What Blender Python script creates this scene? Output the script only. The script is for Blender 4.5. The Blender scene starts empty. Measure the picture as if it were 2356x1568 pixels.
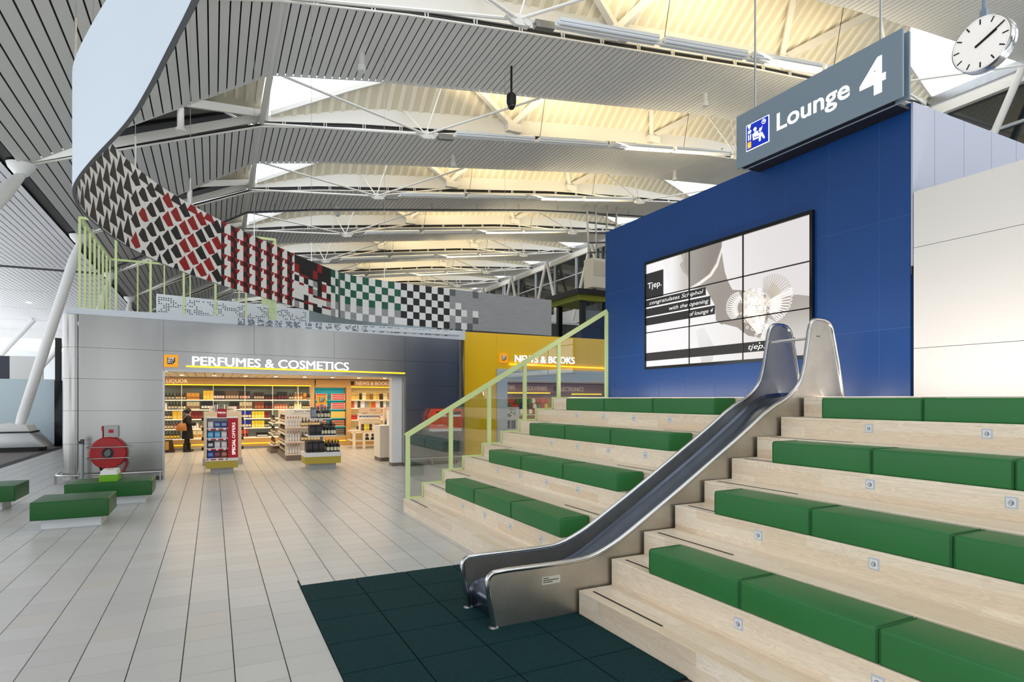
import bpy, bmesh, math, random
from mathutils import Vector, Matrix

# ------------------------------------------------------------------ camera, sky, exposure
scene = bpy.context.scene
C = scene.collection
CAM_H, YAW = 2.0, math.radians(26.699)
cam_data = bpy.data.cameras.new('camera')
cam_data.sensor_width = 36.0
cam_data.lens = 36.0 * 1368.0 / 2356.0
cam_data.shift_y = 134.0 / 2356.0
cam_data.clip_end = 400
cam = bpy.data.objects.new('camera', cam_data)
cam.location = (0, 0, CAM_H)
cam.rotation_euler = (math.radians(90), 0, -YAW)
C.objects.link(cam)
scene.camera = cam

SKY = 2.15
world = bpy.data.worlds.new('overcast_sky')
scene.world = world
world.use_nodes = True
bg = world.node_tree.nodes['Background']
bg.inputs['Color'].default_value = (0.93, 0.97, 1.0, 1)
bg.inputs['Strength'].default_value = SKY
vs = scene.view_settings
vs.view_transform = 'Standard'
vs.look = 'None'
vs.exposure = -0.08
vs.gamma = 1.0
vs.use_curve_mapping = False

def area_light(name, loc, size, size_y, power, color, rot):
    l = bpy.data.lights.new(name, 'AREA')
    l.shape = 'RECTANGLE'; l.size = size; l.size_y = size_y
    l.energy = power; l.color = color
    o = bpy.data.objects.new(name, l)
    o.location = loc; o.rotation_euler = rot
    C.objects.link(o)
    return o

random.seed(7)
PI = math.pi

# ------------------------------------------------------------------ materials
def lin(c):
    return tuple((x / 12.92 if x <= 0.04045 else ((x + 0.055) / 1.055) ** 2.4) for x in [v / 255 for v in c])

MATS = {}
def M(name, rgb, rough=0.5, metal=0.0, emit=0.0, spec=0.5, noise=0.0, nscale=4.0, stretch=(1, 1, 1), bump=0.0, coat=0.0):
    if name in MATS:
        return MATS[name]
    m = bpy.data.materials.new(name); m.use_nodes = True
    nt = m.node_tree; b = nt.nodes['Principled BSDF']
    c = lin(rgb)
    b.inputs['Base Color'].default_value = (*c, 1)
    b.inputs['Roughness'].default_value = rough
    b.inputs['Metallic'].default_value = metal
    b.inputs['Specular IOR Level'].default_value = spec
    if coat:
        b.inputs['Coat Weight'].default_value = coat
        b.inputs['Coat Roughness'].default_value = 0.1
    if emit:
        b.inputs['Emission Color'].default_value = (*c, 1)
        b.inputs['Emission Strength'].default_value = emit
    if noise or bump:
        g = nt.nodes.new('ShaderNodeNewGeometry')
        mp = nt.nodes.new('ShaderNodeMapping'); mp.inputs['Scale'].default_value = stretch
        nz = nt.nodes.new('ShaderNodeTexNoise'); nz.inputs['Scale'].default_value = nscale
        nz.inputs['Detail'].default_value = 4
        nt.links.new(g.outputs['Position'], mp.inputs['Vector'])
        nt.links.new(mp.outputs['Vector'], nz.inputs['Vector'])
        if noise:
            mr = nt.nodes.new('ShaderNodeMapRange')
            mr.inputs['From Min'].default_value = 0.25; mr.inputs['From Max'].default_value = 0.75
            mr.inputs['To Min'].default_value = 1 - noise; mr.inputs['To Max'].default_value = 1 + noise
            nt.links.new(nz.outputs['Fac'], mr.inputs['Value'])
            mx = nt.nodes.new('ShaderNodeVectorMath'); mx.operation = 'SCALE'
            mx.inputs[0].default_value = c
            nt.links.new(mr.outputs['Result'], mx.inputs['Scale'])
            nt.links.new(mx.outputs['Vector'], b.inputs['Base Color'])
        if bump:
            bp = nt.nodes.new('ShaderNodeBump'); bp.inputs['Strength'].default_value = bump
            bp.inputs['Distance'].default_value = 0.01
            nt.links.new(nz.outputs['Fac'], bp.inputs['Height'])
            nt.links.new(bp.outputs['Normal'], b.inputs['Normal'])
    MATS[name] = m
    return m

def glass_mat(name, tint, refl=0.1, rough=0.02):
    m = bpy.data.materials.new(name); m.use_nodes = True
    nt = m.node_tree
    for n in list(nt.nodes): nt.nodes.remove(n)
    out = nt.nodes.new('ShaderNodeOutputMaterial')
    t = nt.nodes.new('ShaderNodeBsdfTransparent'); t.inputs['Color'].default_value = (*tint, 1)
    g = nt.nodes.new('ShaderNodeBsdfGlossy'); g.inputs['Roughness'].default_value = rough
    mix = nt.nodes.new('ShaderNodeMixShader'); mix.inputs['Fac'].default_value = refl
    nt.links.new(t.outputs[0], mix.inputs[1]); nt.links.new(g.outputs[0], mix.inputs[2])
    nt.links.new(mix.outputs[0], out.inputs['Surface'])
    MATS[name] = m
    return m

def wood_mat(name, ca, cb, along=1.2, row=0.105, rough=0.35):
    # glued boards that run along Y; across = X + Z so risers and treads share one layout
    m = bpy.data.materials.new(name); m.use_nodes = True
    nt = m.node_tree; b = nt.nodes['Principled BSDF']; L = nt.links.new
    g = nt.nodes.new('ShaderNodeNewGeometry')
    s = nt.nodes.new('ShaderNodeSeparateXYZ'); L(g.outputs['Position'], s.inputs[0])
    add = nt.nodes.new('ShaderNodeMath'); add.operation = 'ADD'
    L(s.outputs['X'], add.inputs[0]); L(s.outputs['Z'], add.inputs[1])
    cmb = nt.nodes.new('ShaderNodeCombineXYZ'); L(s.outputs['Y'], cmb.inputs[0]); L(add.outputs[0], cmb.inputs[1])
    br = nt.nodes.new('ShaderNodeTexBrick')
    br.inputs['Scale'].default_value = 1.0; br.inputs['Brick Width'].default_value = along
    br.inputs['Row Height'].default_value = row; br.inputs['Mortar Size'].default_value = 0.0
    br.inputs['Color1'].default_value = (*lin(ca), 1); br.inputs['Color2'].default_value = (*lin(cb), 1)
    br.offset = 0.37; br.offset_frequency = 2
    L(cmb.outputs[0], br.inputs['Vector'])
    mp = nt.nodes.new('ShaderNodeMapping'); mp.inputs['Scale'].default_value = (0.7, 9.0, 1)
    L(cmb.outputs[0], mp.inputs['Vector'])
    wv = nt.nodes.new('ShaderNodeTexNoise'); wv.inputs['Scale'].default_value = 2.2; wv.inputs['Detail'].default_value = 3
    wv.inputs['Distortion'].default_value = 1.2
    L(mp.outputs[0], wv.inputs['Vector'])
    sn = nt.nodes.new('ShaderNodeMath'); sn.operation = 'MULTIPLY'; sn.inputs[1].default_value = 60.0
    L(wv.outputs['Fac'], sn.inputs[0])
    si = nt.nodes.new('ShaderNodeMath'); si.operation = 'SINE'; L(sn.outputs[0], si.inputs[0])
    mr = nt.nodes.new('ShaderNodeMapRange'); mr.inputs['From Min'].default_value = -1
    mr.inputs['To Min'].default_value = 0.9; mr.inputs['To Max'].default_value = 1.04
    L(si.outputs[0], mr.inputs['Value'])
    vm = nt.nodes.new('ShaderNodeVectorMath'); vm.operation = 'SCALE'
    L(br.outputs['Color'], vm.inputs[0]); L(mr.outputs[0], vm.inputs['Scale'])
    L(vm.outputs[0], b.inputs['Base Color'])
    b.inputs['Roughness'].default_value = rough
    MATS[name] = m
    return m

def tile_mat(name, rgb, px, py, ox, oy, var=0.07, rough=0.28):
    m = bpy.data.materials.new(name); m.use_nodes = True
    nt = m.node_tree; b = nt.nodes['Principled BSDF']; L = nt.links.new
    g = nt.nodes.new('ShaderNodeNewGeometry')
    mp = nt.nodes.new('ShaderNodeMapping'); mp.inputs['Scale'].default_value = (1 / px, 1 / py, 0)
    mp.inputs['Location'].default_value = (-ox / px, -oy / py, 0)
    L(g.outputs['Position'], mp.inputs['Vector'])
    fl = nt.nodes.new('ShaderNodeVectorMath'); fl.operation = 'FLOOR'; L(mp.outputs[0], fl.inputs[0])
    wn = nt.nodes.new('ShaderNodeTexWhiteNoise'); wn.noise_dimensions = '2D'; L(fl.outputs[0], wn.inputs['Vector'])
    mr = nt.nodes.new('ShaderNodeMapRange'); mr.inputs['To Min'].default_value = 1 - var; mr.inputs['To Max'].default_value = 1 + var * 0.6
    L(wn.outputs['Value'], mr.inputs['Value'])
    nz = nt.nodes.new('ShaderNodeTexNoise'); nz.inputs['Scale'].default_value = 110; L(g.outputs['Position'], nz.inputs['Vector'])
    m2 = nt.nodes.new('ShaderNodeMapRange'); m2.inputs['From Min'].default_value = 0.3; m2.inputs['From Max'].default_value = 0.42
    m2.inputs['To Min'].default_value = 0.93; m2.inputs['To Max'].default_value = 1.0
    L(nz.outputs['Fac'], m2.inputs['Value'])
    mu = nt.nodes.new('ShaderNodeMath'); mu.operation = 'MULTIPLY'; L(mr.outputs[0], mu.inputs[0]); L(m2.outputs[0], mu.inputs[1])
    # a few tiles are slightly pinker
    gt = nt.nodes.new('ShaderNodeMath'); gt.operation = 'GREATER_THAN'; gt.inputs[1].default_value = 0.93
    L(wn.outputs['Value'], gt.inputs[0])
    mc = nt.nodes.new('ShaderNodeMix'); mc.data_type = 'RGBA'
    c = lin(rgb); mc.inputs['A'].default_value = (*c, 1)
    mc.inputs['B'].default_value = (c[0] * 0.97, c[1] * 0.935, c[2] * 0.90, 1)
    L(gt.outputs[0], mc.inputs['Factor'])
    vm = nt.nodes.new('ShaderNodeVectorMath'); vm.operation = 'SCALE'
    L(mc.outputs['Result'], vm.inputs[0]); L(mu.outputs[0], vm.inputs['Scale'])
    L(vm.outputs[0], b.inputs['Base Color'])
    b.inputs['Roughness'].default_value = rough
    MATS[name] = m
    return m

# ------------------------------------------------------------------ mesh helpers
class MB:
    def __init__(s): s.v = []; s.f = []; s.m = []
    def add(s, vs, fs, m=0):
        o = len(s.v); s.v += [tuple(p) for p in vs]
        s.f += [tuple(i + o for i in f) for f in fs]; s.m += [m] * len(fs)
        return s
    def box(s, x0, x1, y0, y1, z0, z1, m=0):
        return s.hexa([(x0, y0, z0), (x1, y0, z0), (x1, y1, z0), (x0, y1, z0), (x0, y0, z1), (x1, y0, z1), (x1, y1, z1), (x0, y1, z1)], m)
    def hexa(s, p, m=0):
        return s.add(p, [(3, 2, 1, 0), (4, 5, 6, 7), (0, 1, 5, 4), (1, 2, 6, 5), (2, 3, 7, 6), (3, 0, 4, 7)], m)
    def beam(s, a, b, w, h, m=0, up=(0, 0, 1)):
        a = Vector(a); b = Vector(b); d = (b - a).normalized(); up = Vector(up)
        sd = d.cross(up)
        if sd.length < 1e-4: sd = d.cross(Vector((0, 1, 0)))
        sd.normalize(); u = sd.cross(d).normalized()
        sd *= w / 2; u *= h / 2
        return s.hexa([a - sd - u, a + sd - u, b + sd - u, b - sd - u, a - sd + u, a + sd + u, b + sd + u, b - sd + u], m)
    def tube(s, path, r, n=8, m=0, cap=True):
        P = [Vector(p) for p in path]; rings = []; nrm = None
        for i, p in enumerate(P):
            d = (P[min(i + 1, len(P) - 1)] - P[max(i - 1, 0)]).normalized()
            if nrm is None:
                t = Vector((0, 0, 1)) if abs(d.z) < 0.9 else Vector((1, 0, 0))
                nrm = (t - d * t.dot(d)).normalized()
            else:
                nrm = (nrm - d * nrm.dot(d))
                nrm = nrm.normalized() if nrm.length > 1e-5 else Vector((0, 1, 0))
            bn = d.cross(nrm); rr = r[i] if isinstance(r, (list, tuple)) else r
            rings.append([p + (nrm * math.cos(2 * PI * k / n) + bn * math.sin(2 * PI * k / n)) * rr for k in range(n)])
        vs = [q for ring in rings for q in ring]; fs = []
        for i in range(len(P) - 1):
            for k in range(n):
                fs.append((i * n + k, i * n + (k + 1) % n, (i + 1) * n + (k + 1) % n, (i + 1) * n + k))
        if cap:
            fs.append(tuple(range(n - 1, -1, -1))); fs.append(tuple((len(P) - 1) * n + k for k in range(n)))
        return s.add(vs, fs, m)
    def lathe(s, prof, n=12, c=(0, 0, 0), m=0, axis='z'):
        vs = []; fs = []
        for r, z in prof:
            for k in range(n):
                a = 2 * PI * k / n; x, y = r * math.cos(a), r * math.sin(a)
                if axis == 'z': q = (c[0] + x, c[1] + y, c[2] + z)
                elif axis == 'y': q = (c[0] + x, c[1] + z, c[2] + y)
                else: q = (c[0] + z, c[1] + x, c[2] + y)
                vs.append(q)
        for i in range(len(prof) - 1):
            for k in range(n):
                fs.append((i * n + k, i * n + (k + 1) % n, (i + 1) * n + (k + 1) % n, (i + 1) * n + k))
        fs.append(tuple(range(n - 1, -1, -1))); fs.append(tuple((len(prof) - 1) * n + k for k in range(n)))
        return s.add(vs, fs, m)
    def prism(s, poly, a0, a1, axis='y', m=0):
        n = len(poly)
        def q(p, a):
            return (p[0], a, p[1]) if axis == 'y' else ((a, p[0], p[1]) if axis == 'x' else (p[0], p[1], a))
        vs = [q(p, a0) for p in poly] + [q(p, a1) for p in poly]
        fs = [tuple(range(n - 1, -1, -1)), tuple(range(n, 2 * n))] + [(i, (i + 1) % n, n + (i + 1) % n, n + i) for i in range(n)]
        return s.add(vs, fs, m)
    def build(s, name, mat, parent=None, smooth=False, label=None, cat=None, group=None, kind=None, bevel=0.0, seg=2, base=True):
        me = bpy.data.meshes.new(name)
        xs = [p[0] for p in s.v]; ys = [p[1] for p in s.v]; zs = [p[2] for p in s.v]
        org = Vector(((min(xs) + max(xs)) / 2, (min(ys) + max(ys)) / 2, min(zs)))
        me.from_pydata([(p[0] - org.x, p[1] - org.y, p[2] - org.z) for p in s.v], [], s.f)
        mats = mat if isinstance(mat, (list, tuple)) else [mat]
        for q in mats: me.materials.append(q)
        if len(mats) > 1: me.polygons.foreach_set('material_index', s.m)
        bm = bmesh.new(); bm.from_mesh(me)
        bmesh.ops.recalc_face_normals(bm, faces=bm.faces)
        if bevel:
            bmesh.ops.bevel(bm, geom=list(bm.edges), offset=bevel, segments=seg, affect='EDGES', profile=0.6)
        if any(len(f.verts) > 4 for f in bm.faces):
            bmesh.ops.triangulate(bm, faces=[f for f in bm.faces if len(f.verts) > 4])
        bm.to_mesh(me); bm.free()
        if smooth:
            me.shade_smooth() if smooth is True else me.shade_smooth()
            if smooth != 'all':
                me.set_sharp_from_angle(angle=math.radians(40))
        o = bpy.data.objects.new(name, me); C.objects.link(o); o.location = org
        if parent is not None: adopt(o, parent)
        if label: tag(o, label, cat, group)
        if kind: o['kind'] = kind
        return o

def adopt(o, parent):
    o.parent = parent
    p = parent; loc = Vector((0, 0, 0))
    M4 = Matrix.Identity(4)
    chain = []
    while p is not None:
        chain.append(p); p = p.parent
    for q in reversed(chain):
        M4 = M4 @ q.matrix_parent_inverse @ Matrix.LocRotScale(q.location, q.rotation_euler, q.scale)
    o.matrix_parent_inverse = M4.inverted()

def tag(o, label, cat, group=None, kind=None):
    o['label'] = label; o['category'] = cat
    if group: o['group'] = group
    if kind: o['kind'] = kind
    return o

def thing(name, label, cat, loc, group=None, kind=None):
    o = bpy.data.objects.new(name, None); o.empty_display_size = 0.1
    o.location = loc; C.objects.link(o)
    if label: tag(o, label, cat, group)
    if kind: o['kind'] = kind
    return o

def dup(root, delta, label=None, group=None):
    def cp(o, par):
        c = o.copy(); C.objects.link(c)
        if par is not None: c.parent = par
        for ch in o.children: cp(ch, c)
        return c
    r = cp(root, None); r.location = Vector(root.location) + Vector(delta)
    if label: r['label'] = label
    if group: r['group'] = group
    return r

def text(s, name, mat, parent, org, xd, up, height=None, width=None, extrude=0.004, bold=0.0, shear=0.0, cap_ref='H', align='L'):
    cu = bpy.data.curves.new('text', 'FONT'); cu.body = s; cu.size = 1.0
    cu.offset = bold; cu.shear = shear; cu.resolution_u = 3; cu.extrude = 0.0
    o = bpy.data.objects.new('text', cu); C.objects.link(o)
    bpy.context.view_layer.update()
    dg = bpy.context.evaluated_depsgraph_get()
    me = bpy.data.meshes.new_from_object(o.evaluated_get(dg))
    bpy.data.objects.remove(o)
    xs = [v.co.x for v in me.vertices]
    x0, x1 = min(xs), max(xs)
    cap = 0.73
    sy = height / cap if height else None
    sx = width / (x1 - x0) if width else sy
    if sy is None: sy = sx
    xd = Vector(xd).normalized(); up = Vector(up).normalized(); nn = xd.cross(up)
    org = Vector(org)
    off = {'L': x0, 'C': (x0 + x1) / 2, 'R': x1}[align]
    pts = [xd * ((v.co.x - off) * sx) + up * (v.co.y * sy) for v in me.vertices]
    bm = bmesh.new(); bm.from_mesh(me); bm.verts.ensure_lookup_table()
    for v, p in zip(bm.verts, pts): v.co = p
    if extrude:
        r = bmesh.ops.extrude_face_region(bm, geom=list(bm.faces))
        bmesh.ops.translate(bm, verts=[e for e in r['geom'] if isinstance(e, bmesh.types.BMVert)], vec=nn * extrude)
        bmesh.ops.recalc_face_normals(bm, faces=bm.faces)
    bm.to_mesh(me); bm.free()
    me.materials.clear(); me.materials.append(mat); me.name = name
    t = bpy.data.objects.new(name, me); C.objects.link(t); t.location = org
    if parent is not None: adopt(t, parent)
    return t

def lerp(a, b, t): return a + (b - a) * t
def interp(pts, x):
    if x <= pts[0][0]:
        (x0, y0), (x1, y1) = pts[0], pts[1]
    elif x >= pts[-1][0]:
        (x0, y0), (x1, y1) = pts[-2], pts[-1]
    else:
        for (x0, y0), (x1, y1) in zip(pts, pts[1:]):
            if x0 <= x <= x1: break
    return y0 + (y1 - y0) * (x - x0) / (x1 - x0)

# ------------------------------------------------------------------ palette
m_tile = tile_mat('floor_tile_grey', (208, 207, 204), 0.352, 0.342, 0.143, 0.1)
m_grout = M('floor_grout', (70, 70, 68), 0.8)
m_dark_floor = M('dark_carpet', (110, 102, 98), 0.5, noise=0.1, nscale=8)
m_rubber = M('rubber_dark_green', (6, 50, 54), 0.85, noise=0.25, nscale=45, bump=0.3, spec=0.25)
m_rubber_gap = M('rubber_joint', (2, 12, 14), 0.9)
m_wood = wood_mat('light_ash_boards', (252, 238, 217), (238, 217, 189))
m_green = M('green_leather', (40, 116, 56), 0.42, noise=0.06, nscale=2.5, bump=0.04, spec=0.4)
m_green_seam = M('green_seam', (26, 92, 44), 0.6)
m_bench = M('dark_green_leather', (6, 86, 22), 0.38, noise=0.05, nscale=2)
m_steel = M('brushed_steel', (176, 178, 180), 0.3, 0.95, noise=0.1, nscale=3, stretch=(1, 1, 0.4))
m_slide = M('slide_steel', (186, 184, 178), 0.32, 0.95, noise=0.14, nscale=4, bump=0.03)
m_slide_bed = M('slide_bed_steel', (104, 112, 126), 0.2, 0.95, noise=0.08, nscale=2)  # same steel as the sides, with dark reflections put into the base colour
m_chrome = M('polished_steel', (205, 205, 205), 0.16, 1.0)
m_lime = M('lime_green_paint', (216, 232, 166), 0.45)
m_blue = M('blue_panel', (8, 64, 130), 0.34, noise=0.05, nscale=1.5, spec=0.5)
m_blue_gap = M('panel_joint_light_blue', (70, 112, 180), 0.6)
m_black = M('black', (12, 12, 13), 0.5)
m_blackgloss = M('black_gloss', (10, 10, 12), 0.15)
m_white = M('white_paint', (238, 238, 236), 0.5)
m_whitewall = M('warm_white_panel', (226, 224, 220), 0.5)
m_lilac = M('lilac_white_panel', (184, 188, 206), 0.4)
m_grey = M('sign_blue_grey', (128, 146, 160), 0.4)
m_grey_dark = M('dark_grey', (70, 74, 78), 0.5)
m_slat = M('ceiling_slat_grey', (234, 234, 232), 0.4)
m_slat_white = M('ceiling_slat_white', (236, 236, 240), 0.45)
m_deck = M('cream_roof_deck', (226, 218, 196), 0.55)
m_rib = M('cream_deck_rib', (244, 238, 220), 0.5)
m_truss = M('truss_white_paint', (232, 230, 224), 0.45)
m_trim = M('pale_grey_trim', (220, 227, 234), 0.45)
m_yellow = M('yellow_panel', (255, 204, 0), 0.3, spec=0.5)
m_logo_orange = M('logo_orange', (255, 170, 20), 0.4, emit=0.35)
m_logo_navy = M('logo_navy', (22, 20, 40), 0.5)
m_lit_white = M('lit_letter_white', (255, 255, 255), 0.4, emit=2.4)
m_soft_white = M('sign_letter_white', (255, 253, 245), 0.4, emit=0.75)
m_lit_yellow = M('lit_yellow_strip', (255, 205, 20), 0.4, emit=2.0)
m_glass = glass_mat('railing_glass', (0.93, 0.96, 0.95), 0.13)
m_roofglass = glass_mat('skylight_glass', (0.97, 0.98, 1.0), 0.03)
m_darkglass = M('dark_facade_glass', (26, 36, 40), 0.06, 0.0, spec=1.0)
m_frost = M('frosted_glass', (196, 214, 222), 0.25)
m_mull = M('mullion_grey', (196, 202, 206), 0.4)
m_orange = M('letter_box_orange', (238, 70, 18), 0.4)
m_red = M('red_enamel', (170, 14, 22), 0.35)
m_redsign = M('red_print', (190, 14, 34), 0.5)
m_shopwood = M('shop_wood_veneer', (206, 160, 98), 0.5, noise=0.06, nscale=2, stretch=(1, 1, 6))
m_shelf = M('shelf_white', (244, 238, 226), 0.45)
m_backing = M('shelf_back_grey', (120, 134, 134), 0.6)
m_olive = M('display_olive_yellow', (190, 170, 62), 0.5)
m_plinth = M('plinth_grey', (176, 178, 176), 0.4)
m_brownbase = M('brown_skirting', (120, 108, 100), 0.5)
# ================================================================== FLOOR
PX, PY, OX, OY = 0.352, 0.342, 0.143, 0.1
FW = (math.sin(YAW), math.cos(YAW)); RT = (math.cos(YAW), -math.sin(YAW))
def seen(x, y, z, pad=60):
    d = x * FW[0] + y * FW[1]
    if d < 0.5: return None
    u = 1178 + 1368 * (x * RT[0] + y * RT[1]) / d; v = 918 - 1368 * (z - CAM_H) / d
    return d if (-pad < u < 2356 + pad and -pad < v < 1568 + pad) else None

floor = thing('floor', None, None, (0, 10, 0), kind='structure')
MB().box(-12.5, 34, -1, 90, -0.2, -0.008).build('grout_bed', m_grout, floor)
MB().box(-12.5, -5.78, -1, 90, -0.008, 0.0).build('dark_floor', m_dark_floor, floor)
MB().box(14.2, 34, -1, 90, -0.008, 0.0).build('far_floor', m_tile, floor)
MAT_X0, MAT_X1, MAT_Y0, MAT_Y1 = 0.83, 3.04, 3.24, 6.69
def covered(xc, yc):
    if MAT_X0 - 0.1 < xc < 3.3 and MAT_Y0 < yc < MAT_Y1: return True
    return xc > 3.25 and yc < 10.2
cells = []
for i in range(-17, 41):
    for j in range(-2, 92):
        x0 = OX + i * PX; y0 = OY + j * PY
        if x0 < -5.8 or covered(x0 + PX / 2, y0 + PY / 2): continue
        d = seen(x0 + PX / 2, y0 + PY / 2, 0, 40)
        cells.append((d if d else 999, x0, y0))
cells.sort()
tile_me = {}
def tile_box(x0, y0, mb):
    gx, gy = 0.004, 0.002
    x1 = x0 + PX - gx; y1 = y0 + PY - gy; a = x0 + gx; b = y0 + gy
    # cut at the edges of the mat and the wooden tiers
    if MAT_Y0 - PY < y0 < MAT_Y1:
        if a < MAT_X0 < x1 and (MAT_Y0 < y0 + PY / 2): x1 = MAT_X0 - 0.004
    if MAT_X0 - 0.1 < x0 + PX / 2 < 3.3 and b < MAT_Y1 < y1: b = MAT_Y1 + 0.004
    mb.box(a, x1, b, y1, -0.008, 0.0)
proto = None
for d, x0, y0 in cells[:300]:
    mb = MB(); tile_box(x0, y0, mb)
    mb.build('tile', m_tile, floor)
rest = MB()
for d, x0, y0 in cells[300:]: tile_box(x0, y0, rest)
rest.build('distant_tiles', m_tile, floor, kind='stuff')

# ---- dark green rubber mat in front of the slide
mat_t = thing('safety_mat', 'dark green rubber safety mat of square tiles at the foot of the slide', 'mat', (1.9, 5.0, 0))
MB().box(MAT_X0, MAT_X1, MAT_Y0, MAT_Y1, -0.006, 0.004).build('mat_base', m_rubber_gap, mat_t)
for i in range(4):
    for j in range(6):
        x0 = MAT_X0 + i * 0.575; x1 = min(x0 + 0.575, MAT_X1); y1 = MAT_Y1 - j * 0.575; y0 = y1 - 0.575
        MB().box(x0 + .005, x1 - .005, y0 + .005, y1 - .005, 0.002, 0.014).build('rubber_tile', m_rubber, mat_t, bevel=0.002, seg=1)

# ================================================================== WOODEN TIERS
XR = [3.04, 3.41, 3.80, 4.198, 4.596, 4.99, 5.375, 5.76, 6.143, 7.48]
ZL = [0.228, 0.475, 0.695, 0.925, 1.148, 1.365, 1.585, 1.80, 2.02]
def tiers(name, label, ya, yb, strips, socks):
    t = thing(name, label, 'tiered seating', (5.2, (ya + yb) / 2, 0))
    for k in range(9):
        zb0 = ZL[k - 1] if k else 0.0
        MB().box(XR[k], XR[k] + 0.03, ya, yb, zb0, ZL[k] - 0.03).build('riser', m_wood, t)
        MB().box(XR[k] - 0.004, XR[k + 1] + (0.03 if k < 8 else 0), ya, yb, ZL[k] - 0.03, ZL[k]).build('tread', m_wood, t, bevel=0.004, seg=1)
        for (s0, s1) in strips(k):
            MB().box(XR[k] + 0.085, XR[k] + 0.105, s0, s1, ZL[k] - 0.001, ZL[k] + 0.003).build('grip_strip', m_black, t)
    prof = [(XR[0] + .01, 0)]
    for k in range(9):
        prof += [(XR[k] + .01, ZL[k] - .004), (XR[k + 1] + .01, ZL[k] - .004)]
    prof += [(7.47, 0)]
    for y in (ya + 0.001, yb - 0.021):
        MB().prism(prof, y, y + 0.02, 'y').build('end_panel', m_wood, t)
    for k, ys in socks.items():
        for y in ys:
            z = (ZL[k - 1] + ZL[k]) / 2 + 0.02; x = XR[k]
            s = MB().box(x - .004, x + .004, y - .04, y + .04, z - .042, z + .042).build('socket_plate', M('socket_grey', (196, 206, 220), .4), t, bevel=.002, seg=1)
            MB().box(x - .009, x - .003, y - .028, y + .028, z - .03, z + .03).build('socket_cover', m_white, s)
            MB().lathe([(.019, 0), (.019, .0015)], 14, (x - .0105, y, z), axis='x').build('socket_ring', M('socket_shade', (110, 128, 152), .5), s)
            MB().lathe([(.0145, 0), (.0145, .0015)], 14, (x - .0115, y + .003, z), axis='x').build('socket_well', M('socket_pale', (206, 212, 222), .5), s)
            pins = MB()
            for dy in (-.008, .008): pins.lathe([(.0035, 0), (.0035, .0006)], 8, (x - .0122, y + dy, z), axis='x')
            pins.build('socket_holes', m_black, s)
    return t
tiers('tiered_seating', 'light ash wooden seating tiers between the slide and the glass railing', 5.30, 10.36,
      lambda k: [(9.32, 10.22), (5.36, 5.58)] if k in (1, 3, 5, 7) else [(9.32, 10.22), (5.36, 6.28)],
      {1: [8.44, 7.635, 6.835, 6.035], 3: [8.865, 8.07, 7.265, 6.465], 5: [8.49, 7.69, 6.89, 6.09], 7: [8.9, 8.1, 7.3, 6.5]})
tiers('tiered_seating', 'light ash wooden seating tiers on the near right side of the slide', -1.2, 4.655,
      lambda k: [(4.16, 4.56)] if k in (1, 3, 5, 7) else [(3.62, 4.56)],
      {1: [3.117, 2.105, 1.1], 3: [3.62, 2.62, 1.62], 5: [3.146, 2.145, 1.15], 7: [3.644, 2.645, 1.65]})

# ================================================================== BLUE VOLUME + WHITE WALLS (right)
XB = 7.481
wr = thing('wall_right', None, None, (7.6, 7.3, 0), kind='structure')
MB().box(7.4835, 13.5, 4.232, 10.435, 0, 5.55).build('wall_core', m_blue_gap, wr)
yseam = [10.44, 10.078, 9.4, 8.716, 8.025, 7.342, 6.653, 5.97, 5.289, 4.606, 4.226]
zseam = [1.9, 2.87, 4.222, 5.56]
for a, b in zip(yseam, yseam[1:]):
    for z0, z1 in zip(zseam, zseam[1:]):
        MB().box(XB, 7.50, b + .003, a - .003, z0 + .003, z1 - .003).build('panel', m_blue, wr)
ws = thing('wall_side', None, None, (9.5, 4.2, 0), kind='structure')
xs_l = [7.481, 7.931, 8.59, 9.25, 9.893, 10.55, 11.2, 11.85, 12.5, 13.2]
MB().box(7.49, 13.2, 4.215, 4.24, 3.5, 5.55).build('wall_core', m_grey_dark, ws)
for a, b in zip(xs_l, xs_l[1:]):
    MB().box(a + .004, b - .004, 4.20, 4.225, 3.6, 5.56).build('panel', m_lilac, ws)
ww = thing('wall_near', None, None, (7.55, 2, 0), kind='structure')
MB().box(7.487, 7.7, -1.6, 4.192, 0, 4.47).build('wall_core', m_black, ww)
zs_w = [1.9, 2.605, 3.805, 4.475]
for (a, b) in ((4.188, 0.9), (0.9, -1.6)):
    for z0, z1 in zip(zs_w, zs_w[1:]):
        MB().box(7.47, 7.5, b + .003, a - .003, z0 + .003, z1 - .003).build('panel', m_whitewall, ww)
# LED line that washes the wall from behind the top cushions
led = thing('light_strip', 'slim warm light strip along the foot of the blue wall behind the top cushions', 'light strip', (7.4, 7, 2.02))
MB().box(6.42, 6.6, -1.0, 10.3, 2.0205, 2.026).build('housing', m_grey_dark, led)
MB().box(6.43, 6.59, -0.98, 10.28, 2.026, 2.029).build('diffuser', M('warm_led', (255, 222, 200), .4, emit=3), led)
area_light('foot_wash', (6.52, 4.65, 2.04), 0.16, 11.2, 110, (1.0, 0.93, 0.88), (math.radians(180), math.radians(40), 0))

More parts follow.
